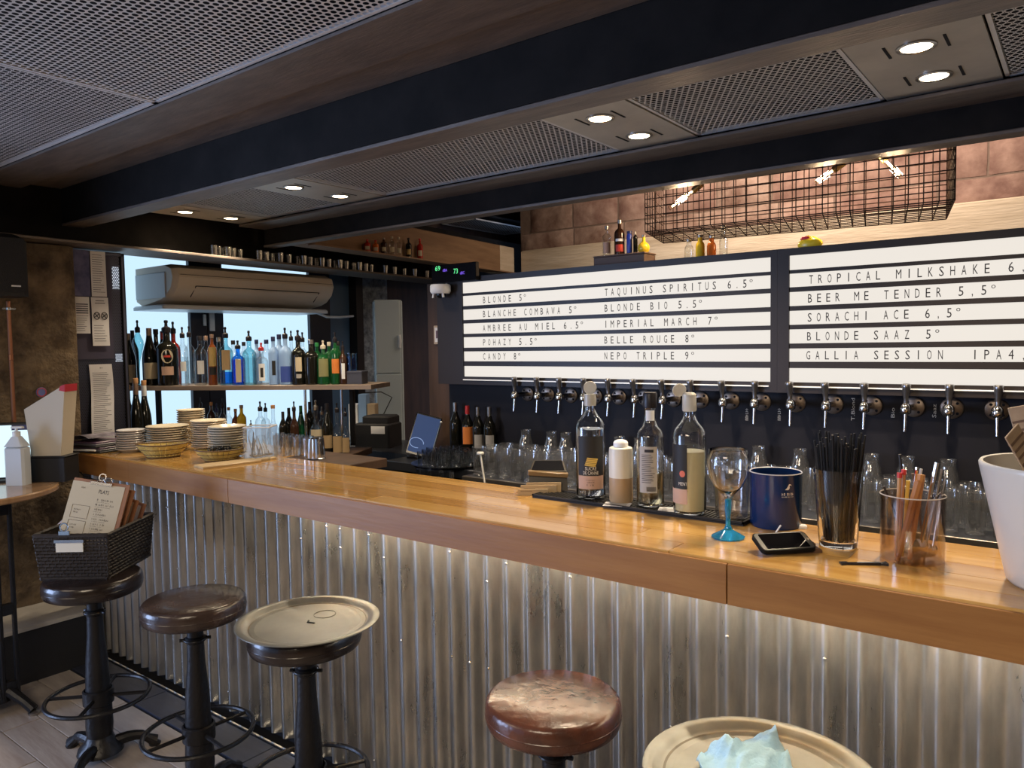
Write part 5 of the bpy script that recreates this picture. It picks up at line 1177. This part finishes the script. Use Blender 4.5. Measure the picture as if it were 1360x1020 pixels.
for i, (nm, lb, col, a, b_, r, hh_, bw) in enumerate(specs):
    tt = thing(nm, lb, nm.split('_')[-1] if nm != 'teaspoon' else 'spoon', MT(p, 1.1002)); dpt = (-.50 + .075*i)*R if bw == 0 else (-.62 + .07*i)*R
    B0 = rt*a*R + fw_*dpt; T0 = rt*b_*R + fw_*dpt*.8
    for q, lim in ((B0, R-.006-bw), (T0, (R-.008)*(1 + (hh_-1)*.5))):
        l = math.hypot(q.x, q.y)
        if l > lim: q *= lim/l
    B0.z = .007 + bw; T0.z = H*hh_
    m_ = chrome if col is None else mat(nm+'_%d' % i, col, .5)
    MB().tube([tuple(B0), tuple(B0.lerp(T0, .5)), tuple(T0)], [r*.7, r, r*1.25], 8).build('handle', m_, tt)
    if nm == 'teaspoon':
        MB().lathe([(0, -.004), (bw*.7, -.001), (bw, .004), (0, .002)], 16, M=Matrix.Translation(B0) @ Matrix.Rotation(math.atan2(fw_.y, fw_.x)+PI/2, 4, 'Z') @ Matrix.Rotation(PI/2.2, 4, 'X'), sy=1.3 if bw < .016 else 1).build('bowl', chrome, tt)
    if 'red' in lb and nm == 'pencil': d = (T0-B0).normalized(); MB().tube([tuple(T0-d*.004), tuple(T0+d*.008)], r*1.5, 8).build('red_end', mat('eraser_red', (.6, .04, .03), .5), tt)
# big white pot at the right edge
pl, prr = onZ(1330, 770, 1.1), None
pot = Vector((-.020, 1.925, 0))
t = thing('white_pot', 'large white tapered pot of brown packets at the right edge of the bar', 'pot', (pot.x, pot.y, 1.1002))
zt__ = ztop(pot, 1360, 612) - 1.1002
t_R = None
dd = pot.dot(FWD); kk = dd/F
pxc = CX + F*pot.dot(RIGHT)/dd
Rb, Rt = (pxc-1338)*kk*(pxc-1338)/(pxc-1316), (pxc-1302)*kk*(pxc-1302)/(pxc-1278)
wp = mat('white_ceramic', (.62, .61, .58), .28)
MB().lathe([(0, 0), (Rb*.94, 0), (Rb, .008), (Rt, zt__-.012), (Rt*1.005, zt__-.004), (Rt*.99, zt__), (Rt*.955, zt__-.001), (Rt*.945, zt__-.008), (Rb*.93, .02), (0, .02)], 64).build('pot', wp, t, ang=50)
MB().lathe([(0, zt__*.80), (Rt*.90, zt__*.80)], 40).build('packets_bed', black_m, t)
kr = mat('kraft_paper', (.34, .24, .16), .7, noise_s=30, noise_c=(.42, .31, .21))
for i, (dx, dy, hx, tw, tilt, ww) in enumerate(((-.55, -.1, .052, .35, -38, .052), (-.28, .35, .062, -.5, -14, .05), (.05, -.2, .10, .2, 18, .05), (.35, .2, .08, -.3, 30, .05), (-.05, .45, .07, .9, -25, .045))):
    c0 = rt*(dx*Rt*.8) + fw_*(dy*Rt*.8)
    tt = thing('kraft_packet', ['kraft packet fanned out farthest left in the white pot', 'kraft packet folded upright, second from the left in the white pot', 'tall kraft packet in the middle of the white pot', 'kraft packet towards the right of the white pot', 'kraft packet at the back of the white pot'][i], 'packet', (pot.x+c0.x, pot.y+c0.y, 1.1002+zt__*.82), group='kraft packets in the white pot')
    Mk = Matrix.Rotation(math.atan2(rt.y, rt.x)+tw, 4, 'Z') @ Matrix.Rotation(math.radians(tilt), 4, 'Y')
    MB().bbox(-.022, .022, -.002, .002, 0, hx+.105, .001, M=Mk).build('paper', kr, tt)
    fo = MB()
    for j in range(5): fo.box(-.021, .021, -.0032, .0032, .06+j*.018, .065+j*.018, M=Mk)
    fo.build('fold', mat('kraft_dark', (.16, .10, .07), .8), tt, smooth=False)
# card holder behind the mat
p = onZ(716, 652, 1.1)
t = thing('card_reader', 'black payment terminal on an angled stand with wooden front', 'terminal', (-1.48, 2.14, 1.1002), math.radians(35))
tw_ = mat('bronze_wood', (.20, .125, .055), .35)
MB().bbox(-.085, .055, .0, .03, .060, .075, .002, M=Matrix.Rotation(math.radians(4), 4, 'Y')).build('shelf_edge', tw_, t)
vs = [(-.08, .0, 0), (.06, .0, 0), (.06, .10, 0), (-.08, .10, 0), (-.075, .02, .075), (.055, .02, .075), (.045, .085, .105), (-.06, .085, .105)]
MB().add(vs, [(0, 3, 2, 1), (4, 5, 6, 7), (0, 1, 5, 4), (1, 2, 6, 5), (2, 3, 7, 6), (3, 0, 4, 7)]).build('body', mat('bronze_black', (.035, .027, .02), .35), t)
MB().add([(-.068, .025, .0785), (.048, .025, .0785), (.040, .080, .1045), (-.055, .080, .1045)], [(0, 1, 2, 3)]).build('screen', blackg, t)
kf_ = mat('kraft_card', (.52, .37, .20), .6)
for i, (x0_, x1_, y_, h_) in enumerate(((-.105, .02, -.012, .034), (-.085, .035, -.006, .042), (-.115, -.01, -.020, .022))):
    tt = thing('kraft_card', ['middle kraft card leaning on the payment terminal', 'tallest kraft card leaning on the payment terminal', 'lowest kraft card in front of the payment terminal'][i], 'card', (-1.48, 2.14, 1.1002), math.radians(35), group='kraft cards by the terminal')
    MB().bbox(x0_, x1_, y_-.0025, y_+.0015, 0, h_, .0008).build('card', kf_, tt); MB().box(x0_+.01, x0_+.05, y_-.0029, y_-.0025, h_*.6, h_*.7).build('print', mat('card_print', (.3, .2, .1), .7), tt, smooth=False)
# ---------------------------------------------------------------- bar stools
lea_k = mat('black_brown_leather', (.010, .007, .006), .25, noise_s=9, noise_c=(.020, .012, .010), bump=.15, bump_s=40, coat=.15, rvar=.1)
lea_r = mat('worn_red_leather', (.13, .045, .025), .25, noise_s=10, noise_c=(.055, .022, .015), bump=.25, bump_s=35, coat=.15, rvar=.12, detail=8)
lea_b = mat('brown_leather_seat', (.024, .015, .012), .25, noise_s=8, noise_c=(.050, .033, .028), bump=.2, bump_s=30, coat=.15, rvar=.1)
def stool(x, y, R, H, label, lea, rz=0):
    t = thing('bar_stool', label, 'stool', (x, y, 0), rz, group='round cast iron bar stools')
    s = MB().lathe([(0, H-.070), (R*.90, H-.070), (R*.97, H-.063), (R, H-.048), (R, H-.022), (R*.985, H-.010), (R*.955, H-.003), (R*.91, H), (R*.5, H+.002), (0, H+.002)], 48)
    s.build('seat', lea, t, ang=60)
    MB().lathe([(R*.995, H-.040), (R*1.006, H-.037), (R*.995, H-.034)], 48).build('seat_piping', lea, t)
    MB().lathe([(0, H-.085), (R*.45, H-.085), (R*.6, H-.066), (0, H-.066)], 24).build('seat_plate', iron, t)
    MB().lathe([(.042, .06), (.047, .10), (.050, .14), (.048, .20), (.040, .40), (.031, H-.24), (.029, H-.16), (.034, H-.155), (.034, H-.14), (.028, H-.135), (.027, H-.08)], 28).build('column', iron, t)
    MB().lathe([(.040, H-.150), (.041, H-.147), (.040, H-.144)], 16).tube([(-.052, 0, H-.148), (.052, 0, H-.148)], .006, 8).build('collar', iron, t)
    zr = .255; rr = .185
    MB().tube([(rr*math.cos(2*PI*i/48), rr*math.sin(2*PI*i/48), zr) for i in range(48)], .0085, 8, closed=True).build('foot_ring', iron, t)
    for k in range(4):
        a = k*PI/2 + .5; MB().tube([(.045*math.cos(a), .045*math.sin(a), zr), (rr*math.cos(a), rr*math.sin(a), zr)], .0075, 6).build('ring_spoke', iron, t)
    MB().lathe([(.050, zr-.03), (.056, zr-.026), (.056, zr+.026), (.050, zr+.03)], 24).build('ring_collar', iron, t)
    MB().lathe([(0, .030), (.085, .032), (.080, .050), (.055, .075), (.046, .10), (0, .10)], 28).build('base_hub', iron, t)
    for k in range(3):
        a = k*2*PI/3 + .9; pts = []; rs = []
        for j in range(7):
            u = j/6; r = .05 + .145*u; z = .055 - .02*u + .015*math.sin(u*PI) if u < .8 else .055 - .02*u - (u-.8)*.09
            pts.append((r*math.cos(a), r*math.sin(a), max(z, .014))); rs.append(.024 - .008*u + (.008 if j == 6 else 0))
        MB().tube(pts, rs, 10).build('base_foot', iron, t)
        MB().lathe([(0, 0), (.022, 0), (.024, .008), (.014, .016), (0, .017)], 14, (.195*math.cos(a), .195*math.sin(a), 0)).build('foot_pad', iron, t)
    return t
stool(-3.10, 1.31, .178, .742, 'black round bar stool under the woven menu basket, farthest left', lea_k, .3)
stool(-2.51, 1.395, .176, .740, 'bar stool with bare brown leather seat, second from the left', lea_b, 1.0)
stool(-1.96, 1.455, .176, .745, 'bar stool topped by the bare round metal tray, third from the left', lea_k, .6)
stool(-1.05, 1.515, .170, .742, 'bar stool with worn reddish leather seat in the middle of the bar', lea_r, .2)
stool(-.515, 1.45, .176, .745, 'bar stool at the bottom right under the tray with the blue napkin', lea_k, 1.4)
trm = mat('zinc_tray', (.20, .205, .19), .42, .7, noise_s=5, noise_c=(.28, .285, .265), bump=.05, bump_s=20, rvar=.08)
def tray(x, y, R, z, label, mark):
    t = thing('metal_tray', label, 'tray', (x, y, z))
    MB().lathe([(0, 0), (R*.80, 0), (R*.86, .004), (R*.90, .013), (R*.975, .016), (R, .014), (R*1.0, .011), (R*.90, .010), (R*.88, .006), (R*.86, .0005), (0, -.003)], 64).build('tray', trm, t, ang=50)
    MB().lathe([(R*.80, .0002), (R*.815, .0014), (R*.83, .0016)], 64).build('inner_rim', mat('tray_dark_ring', (.12, .11, .09), .4, .6), t)
    if mark:
        m_ = MB().tube([(.05*math.cos(a/16*2*PI)*.7 - .02, .05*math.sin(a/16*2*PI)*.7 + .08, .0006) for a in range(16)], .0009, 4, closed=True)
        m_.build('ring_mark', mat('mark_dark', (.10, .09, .07), .5, .3), t)
        MB().tube([(-.015, .012, .0006), (-.005, .0, .0008), (.02, .008, .0006)], .003, 5).build('scratch', mat('mark_black', (.015, .015, .012), .6), t)
tray(-1.95, 1.462, .222, .750, 'bare round metal tray resting on the third stool from the left', True)
tray(-.505, 1.445, .230, .750, 'round metal tray holding a blue napkin at the bottom right', False)
# blue paper napkin on the tray
t = thing('paper_napkin', 'crumpled pale blue paper napkin on the bottom right tray', 'napkin', (0, 0, 0))
c0 = onZ(925, 1008, .76); c1 = onZ(1028, 962, .79); c2 = onZ(1056, 1022, .765); c3 = onZ(960, 1075, .755)
N = 26; vs = []
for j in range(N+1):
    for i in range(N+1):
        u, v = i/N, j/N; q = c0.lerp(c1, u).lerp(c3.lerp(c2, u), v)
        z = .7535 + .004 + .020*max(0, math.sin(u*PI))*max(0, math.sin(v*PI)) + .045*max(0, noise.noise(Vector((u*3.2, v*3.2, 1.7)))) + .030*abs(noise.noise(Vector((u*5+v*3, v*1.5, 7.3)))) + .008*abs(noise.noise(Vector((u*7, v*7, 4)))) + .012*u*(1-v)
        vs.append((q.x + .008*noise.noise(Vector((u*4, v*4, 9))), q.y + .008*noise.noise(Vector((u*4, v*4, 19))), z))
fs = [(j*(N+1)+i, j*(N+1)+i+1, (j+1)*(N+1)+i+1, (j+1)*(N+1)+i) for j in range(N) for i in range(N)]
top = MB().add(vs, fs); o2 = len(vs); top.add([(x, y, z-.006) for x, y, z in vs], [f[::-1] for f in fs])
ed = [i for i in range(N)] ; 
top.f += [(i, o2+i, o2+i+1, i+1) for i in range(N)] + [(j*(N+1), (j+1)*(N+1), o2+(j+1)*(N+1), o2+j*(N+1)) for j in range(N)] + [(j*(N+1)+N, o2+j*(N+1)+N, o2+(j+1)*(N+1)+N, (j+1)*(N+1)+N) for j in range(N)] + [(N*(N+1)+i, N*(N+1)+i+1, o2+N*(N+1)+i+1, o2+N*(N+1)+i) for i in range(N)]
top.mi += [0]*(4*N)
top.build('napkin', mat('pale_blue_tissue', (.42, .66, .82), .9, bump=.3, bump_s=120), t, ang=60)
# ---------------------------------------------------------------- woven basket of clipboard menus on the first stool
rt = Vector((RIGHT.x, RIGHT.y, 0)).normalized(); fw_ = Vector((FWD.x, FWD.y, 0)).normalized()
w_, d_, h_ = .258, .33, .172
cr = onZ(144, 768, .745); cen = cr - rt*(w_/2) + fw_*(d_/2); cen = Vector((cen.x, cen.y, .7455)); yaw = math.atan2(rt.y, rt.x)
t = thing('woven_basket', 'black woven rectangular basket of menus standing on the first stool', 'basket', tuple(cen), yaw)
wv = mat('black_woven', (.018, .014, .012), .5, noise_s=60, noise_c=(.035, .028, .024))
def wall(P, Q, nm):
    P, Q = Vector(P), Vector(Q); L_ = (Q-P).length; d = (Q-P)/L_; nr = Vector((d.y, -d.x, 0))
    nv, nh = int(L_/.0125), 13; mb = MB()
    def pt(s, z): fl = 1 + .10*z/h_; q = P + d*s; return Vector((q.x*fl, q.y*fl, z))
    for i in range(nv+1):
        s = L_*i/nv
        pts = [pt(s, h_*j/nh) + nr*(.0018 if (i+j) % 2 else -.0018) for j in range(nh+1)]
        mb.tube([tuple(q) for q in pts], .0034, 4)
    for j in range(nh+1):
        pts = [pt(L_*i/nv, h_*j/nh) + nr*(-.0018 if (i+j) % 2 else .0018) for i in range(nv+1)]
        mb.tube([tuple(q) for q in pts], .0056 if j not in (0, nh) else .008, 5)
    if nm != 'front_wall' : 
        a, b_, c, e = pt(0, .004), pt(L_, .004), pt(L_, h_-.006), pt(0, h_-.006); i_ = nr*-.006
        mb.add([a+i_, b_+i_, c+i_, e+i_], [(0, 1, 2, 3)])
    else:
        a, b_, c, e = pt(0, .004), pt(L_, .004), pt(L_, h_*.52), pt(0, h_*.52); i_ = nr*-.006
        mb.add([a+i_, b_+i_, c+i_, e+i_], [(0, 1, 2, 3)])
    return mb.build(nm, wv, t)
x_, y_ = w_/2, d_/2
wall((-x_, -y_, 0), (x_, -y_, 0), 'front_wall'); wall((x_, -y_, 0), (x_, y_, 0), 'side_wall'); wall((x_, y_, 0), (-x_, y_, 0), 'back_wall'); wall((-x_, y_, 0), (-x_, -y_, 0), 'side_wall')
MB().box(-x_, x_, -y_, y_, 0, .005).build('bottom', wv, t, smooth=False)
MB().bbox(-.055, .05, -y_*1.08-.010, -y_*1.08-.006, h_-.062, h_-.022, .001).build('label_plate', mat('label_card', (.62, .60, .52), .4), t)
MB().bbox(-.06, .055, -y_*1.08-.013, -y_*1.08-.009, h_-.026, h_-.014, .001).build('label_clip', chrome, t)
cbw = mat('clipboard_wood', (.30, .13, .055), .45, noise_s=4, noise_c=(.22, .09, .04), stretch=(1, 1, 5)); mp = mat('menu_paper', (.50, .43, .30), .35, coat=.3)
def clip(dx, dy, dz, roll, lean, yw, label, w2=.215, h2=.31, textd=False, clip_=True, pap=mp):
    tt = thing('clipboard_menu', label, 'clipboard', tuple(cen + rt*dx + fw_*dy + Vector((0, 0, dz))), yaw + math.radians(yw), group='clipboard menus in the woven basket')
    M = Matrix.Rotation(math.radians(lean), 4, 'X') @ Matrix.Rotation(math.radians(roll), 4, 'Y')
    MB().bbox(-w2/2, w2/2, 0, .004, 0, h2, .0015, M=M).build('board', cbw, tt)
    MB().box(-w2/2+.0, w2/2-.018, -.0012, -.0002, .002, h2-.012, M=M).build('menu_sheet', pap, tt, smooth=False)
    if clip_:
        MB().bbox(-.045, .045, -.008, -.001, h2-.018, h2-.004, .002, M=M).build('clip_bar', chrome, tt)
        ring = [M @ Vector((.014*math.cos(a*PI/8), -.006, h2+.014+.014*math.sin(a*PI/8))) for a in range(16)]
        MB().tube(ring, .0028, 6, closed=True).build('clip_ring', chrome, tt)
        MB().tube([M @ Vector((-.02, -.004, h2-.006)), M @ Vector((-.006, -.006, h2+.008))], .003, 6).tube([M @ Vector((.02, -.004, h2-.006)), M @ Vector((.006, -.006, h2+.008))], .003, 6).build('clip_lever', chrome, tt)
    if textd:
        fn = lambda u, v: M @ Vector((u, -.0016, v)); pr = MB()
        text(pr, 'PLATS', -.002, h2-.050, .042, .015, fn)
        for i, s in enumerate((.066, .078, .040, .052, .070, .062, .058, .050)):
            scribble(pr, fn, .0 - .002*(i % 3), h2-.078-.019*i, s, .0065)
            scribble(pr, fn, .0 - .002*(i % 3), h2-.085-.019*i, s*.8, .0025)
        for a, b_ in ((.205, .155), (.145, .075)):
            y0_, y1_ = h2-.31+a, h2-.31+b_
            for (u0, v0), (u1, v1) in (((-.092, y0_), (-.022, y0_)), ((-.022, y0_), (-.022, y1_)), ((-.022, y1_), (-.092, y1_)), ((-.092, y1_), (-.092, y0_))):
                pr.tube([fn(u0, v0), fn(u1, v1)], .0006, 4)
            for j, s in enumerate((.030, .022)): scribble(pr, fn, -.082, y0_-.020-.011*j, s, .0055)
        scribble(pr, fn, -.085, h2-.038, .03, .006)
        pr.build('printing', ink, tt, smooth=False)
clip(-.004, -.115, .055, 9, -17, 0, 'clipboard menu headed PLATS at the front of the woven basket', w2=.232, h2=.315, textd=True)
clip(-.008, -.085, .040, 13, -14, 3, 'clipboard menu directly behind the front one, shifted right', w2=.225)
clip(.006, -.03, .02, 15, -11, 2, 'clipboard menu third from the front showing its brown edge at right', h2=.28, w2=.185)
clip(-.030, -.06, .035, 4, -13, -8, 'clipboard menu turned left with its clip at the far left', w2=.21, h2=.28)
clip(.016, .05, .02, 17, -8, 2, 'brown clipboard leaning farthest right in the woven basket', h2=.25, w2=.16, clip_=False)
tt = thing('paper_sheet', 'loose pale sheet poking out left of the clipboards', 'paper', tuple(cen + rt*-.03 + fw_*-.02 + Vector((0, 0, .06))), yaw-.1)
MB().bbox(-.10, .02, 0, .002, 0, .17, .0008, M=Matrix.Rotation(math.radians(-40), 4, 'Y')).build('sheet', mat('pinkish_paper', (.42, .34, .30), .7), tt)
tt = thing('binder_clip', 'loose chrome bulldog clip hanging at the bottom of the front menu', 'clip', tuple(cen + rt*-.015 + fw_*(-.195) + Vector((0, 0, .190))), yaw)
MB().tube([(.015*math.cos(a*PI/8), 0, .018+.015*math.sin(a*PI/8)) for a in range(16)], .0028, 6, closed=True).build('ring', chrome, tt)
MB().bbox(-.022, .022, -.004, .004, -.012, .005, .002).build('jaw', chrome, tt)
# ---------------------------------------------------------------- table at the left edge
tc = onZ(30, 645, 1.0)
t = thing('high_table', 'high round wooden table on black iron legs at the left edge', 'table', (-4.02, 1.165, 0))
tw2 = mat('table_wood', (.30, .17, .085), .25, noise_s=2.5, noise_c=(.42, .26, .14), stretch=(1, 6, 1), coat=.4)
R = .37
MB().lathe([(0, .972), (R-.006, .972), (R, .978), (R, .994), (R-.006, 1.0), (0, 1.0)], 64).build('tabletop', tw2, t)
for dx, dy in ((.09, .0), (.20, .08)):
    for s in (-1, 1): MB().bbox(dx-.012, dx+.012, dy+s*.028-.008, dy+s*.028+.008, .06, .972, .003).build('leg_upright', iron, t)
    for z in (.10, .45, .90): MB().bbox(dx-.012, dx+.012, dy-.022, dy+.022, z, z+.05, .003).build('leg_bar', iron, t)
for k in range(3):
    a = k*2*PI/3 + .55; pts = [(.14 + r*math.cos(a), .04 + r*math.sin(a), z) for r, z in ((.0, .13), (.07, .10), (.14, .055), (.18, .022))]
    MB().tube(pts, [.032, .026, .020, .022], 10).build('base_foot', iron, t)
    MB().lathe([(0, 0), (.022, 0), (.024, .010), (.010, .02), (0, .02)], 12, (.14+.18*math.cos(a), .04+.18*math.sin(a), 0)).build('levelling_foot', chromed, t)
MB().lathe([(0, .06), (.07, .06), (.06, .12), (.035, .15), (0, .15)], 20, (.14, .04, 0)).build('base_hub', iron, t)
ZT = 1.0003
def ont(px, py): p = onZ(px, py, ZT); return p
p = ont(22, 644); k = p.dot(FWD)/F
t = thing('sanitizer_bottle', 'square white pump bottle of hand gel on the left table', 'bottle', (p.x, p.y+.01, ZT), yaw)
hb_ = 66*k
MB().bbox(-.046, .046, -.032, .032, 0, hb_*.80, .010).build('body', mat('milky_plastic', (.62, .68, .74), .35), t)
vs8 = rrect(.046, .032, .010, 3); n8 = len(vs8)
sh = MB().add([(x, y, hb_*.80-.001) for x, y in vs8] + [(x*.36, y*.50, hb_) for x, y in vs8], [(i, (i+1) % n8, n8+(i+1) % n8, n8+i) for i in range(n8)] + [tuple(range(n8, 2*n8))]); sh.build('shoulder', mat('milky_plastic', (.62, .68, .74), .35), t)
MB().lathe([(0, hb_), (.017, hb_), (.017, hb_+.022), (.010, hb_+.024), (.006, hb_+.026), (.006, hb_+.040), (0, hb_+.040)], 16).build('collar', white_p, t)
MB().bbox(-.022, .034, -.009, .009, hb_+.038, hb_+.048, .003).build('pump_head', white_p, t)
# black box with cream angled holder on it
p = ont(62, 640)
bx = Vector((p.x-.03, p.y+.05, 0)); k = bx.dot(FWD)/F
t = thing('black_box', 'plain black box under the cream holder on the left table', 'box', (bx.x, bx.y, ZT), yaw)
hbx = 34*k
MB().bbox(-.115, .085, -.06, .06, 0, hbx-.006, .004).build('body', black_m, t); MB().bbox(-.118, .088, -.063, .063, hbx-.0058, hbx, .002).build('lid', black_m, t)
t = thing('menu_holder', 'cream plastic holder with slanted top and red corner on the black box', 'holder', (bx.x, bx.y, ZT+hbx+.0003), yaw)
hw, s_ = .075, k
o_ = [(-.078, -.05), (.062, -.05), (.062, .05), (-.078, .05)]; tp_ = [(-.10, -.055), (.098, -.055), (.098, .05), (-.10, .05)]
hl, hr_ = 62*k, 94*k
vs = [(x, y, 0) for x, y in o_] + [(tp_[0][0], tp_[0][1], hl), (tp_[1][0], tp_[1][1], hr_), (tp_[2][0], tp_[2][1], hr_), (tp_[3][0], tp_[3][1], hl)]
wl_ = .004
vi = [(x*.94, y*.90, .004) for x, y in o_] + [(tp_[0][0]*.95, tp_[0][1]*.9, hl), (tp_[1][0]*.95, tp_[1][1]*.9, hr_-.003), (tp_[2][0]*.95, tp_[2][1]*.9, hr_-.003), (tp_[3][0]*.95, tp_[3][1]*.9, hl)]
fs = [(0, 3, 2, 1), (0, 1, 5, 4), (1, 2, 6, 5), (2, 3, 7, 6), (3, 0, 4, 7)]
fi = [tuple(i+8 for i in f[::-1]) for f in fs] + [(4, 5, 13, 12), (5, 6, 14, 13), (6, 7, 15, 14), (7, 4, 12, 15)]
MB().add(vs+vi, fs+fi).build('holder', mat('cream_plastic', (.62, .56, .45), .4), t, ang=20)
MB().add([(.072, -.0575, hr_-.028), (.0985, -.0575, hr_-.034), (.101, -.0575, hr_+.001), (.076, -.0575, hr_-.009), (.072, .045, hr_-.028), (.0985, .045, hr_-.034), (.101, .045, hr_+.001), (.076, .045, hr_-.009)], [(0, 1, 2, 3), (7, 6, 5, 4), (0, 4, 5, 1), (1, 5, 6, 2), (2, 6, 7, 3), (3, 7, 4, 0)]).build('red_corner', mat('red_tape', (.55, .03, .05), .5), t, smooth=False)
# bright screen behind
p = onX(20, 600, -4.10)
t = thing('monitor', 'bright tilted screen with dark top edge behind the hand gel', 'screen', (-4.16, 1.34, ZT), yaw+.25)
Ms = Matrix.Rotation(math.radians(-10), 4, 'X')
MB().bbox(-.19, .15, 0, .02, .012, .285, .006, M=Ms).build('body', black_m, t)
MB().box(-.183, .143, -.002, -.0003, .02, .270, M=Ms).build('screen', emis('screen_glow', (.70, .92, 1.0), 1.0), t, smooth=False)
MB().box(.06, .143, -.003, -.002, .245, .270, M=Ms).build('screen_banner', mat('banner_navy', (.03, .04, .16), .4), t, smooth=False)
MB().bbox(-.10, .08, -.05, .08, 0, .012, .004).build('stand', black_m, t)
q_ = onX(55, 521, -4.395)
t = thing('round_badge', 'small round blue and red sticker on the stone wall above the holder', 'sticker', (q_.x, q_.y, q_.z))
Mr = Matrix.Rotation(PI/2, 4, 'Y')
MB().lathe([(0, .004), (.024, .004), (.026, 0), (0, 0)], 24, M=Mr).build('disc', mat('badge_blue', (.16, .20, .50), .4), t)
MB().lathe([(.018, .0046), (.024, .0046)], 24, M=Mr).build('ring', mat('badge_red', (.5, .08, .1), .4), t)
cb = thing('black_cable', 'thin black cable curling off the box on the left table', 'cable', (0, 0, 0))
a_ = ont(92, 628); MB().tube([(a_.x, a_.y, 1.004), (a_.x+.06, a_.y+.03, 1.004), (a_.x+.12, a_.y+.02, .99), (a_.x+.15, a_.y+.08, .96), (a_.x+.10, a_.y+.12, .93)], .0035, 6).build('cable', black_m, cb)
t = thing('black_tablet', 'flat black tablet and papers lying on the left table edge', 'tablet', (-4.02, 1.02, ZT), yaw)
MB().bbox(-.12, .08, -.06, .06, 0, .010, .003).build('body', blackg, t); MB().box(-.11, .07, -.05, .05, .010, .0105).build('screen', mat('phone_screen', (.004, .004, .005), .04), t, smooth=False)
# every helper text object or light needs no label; done
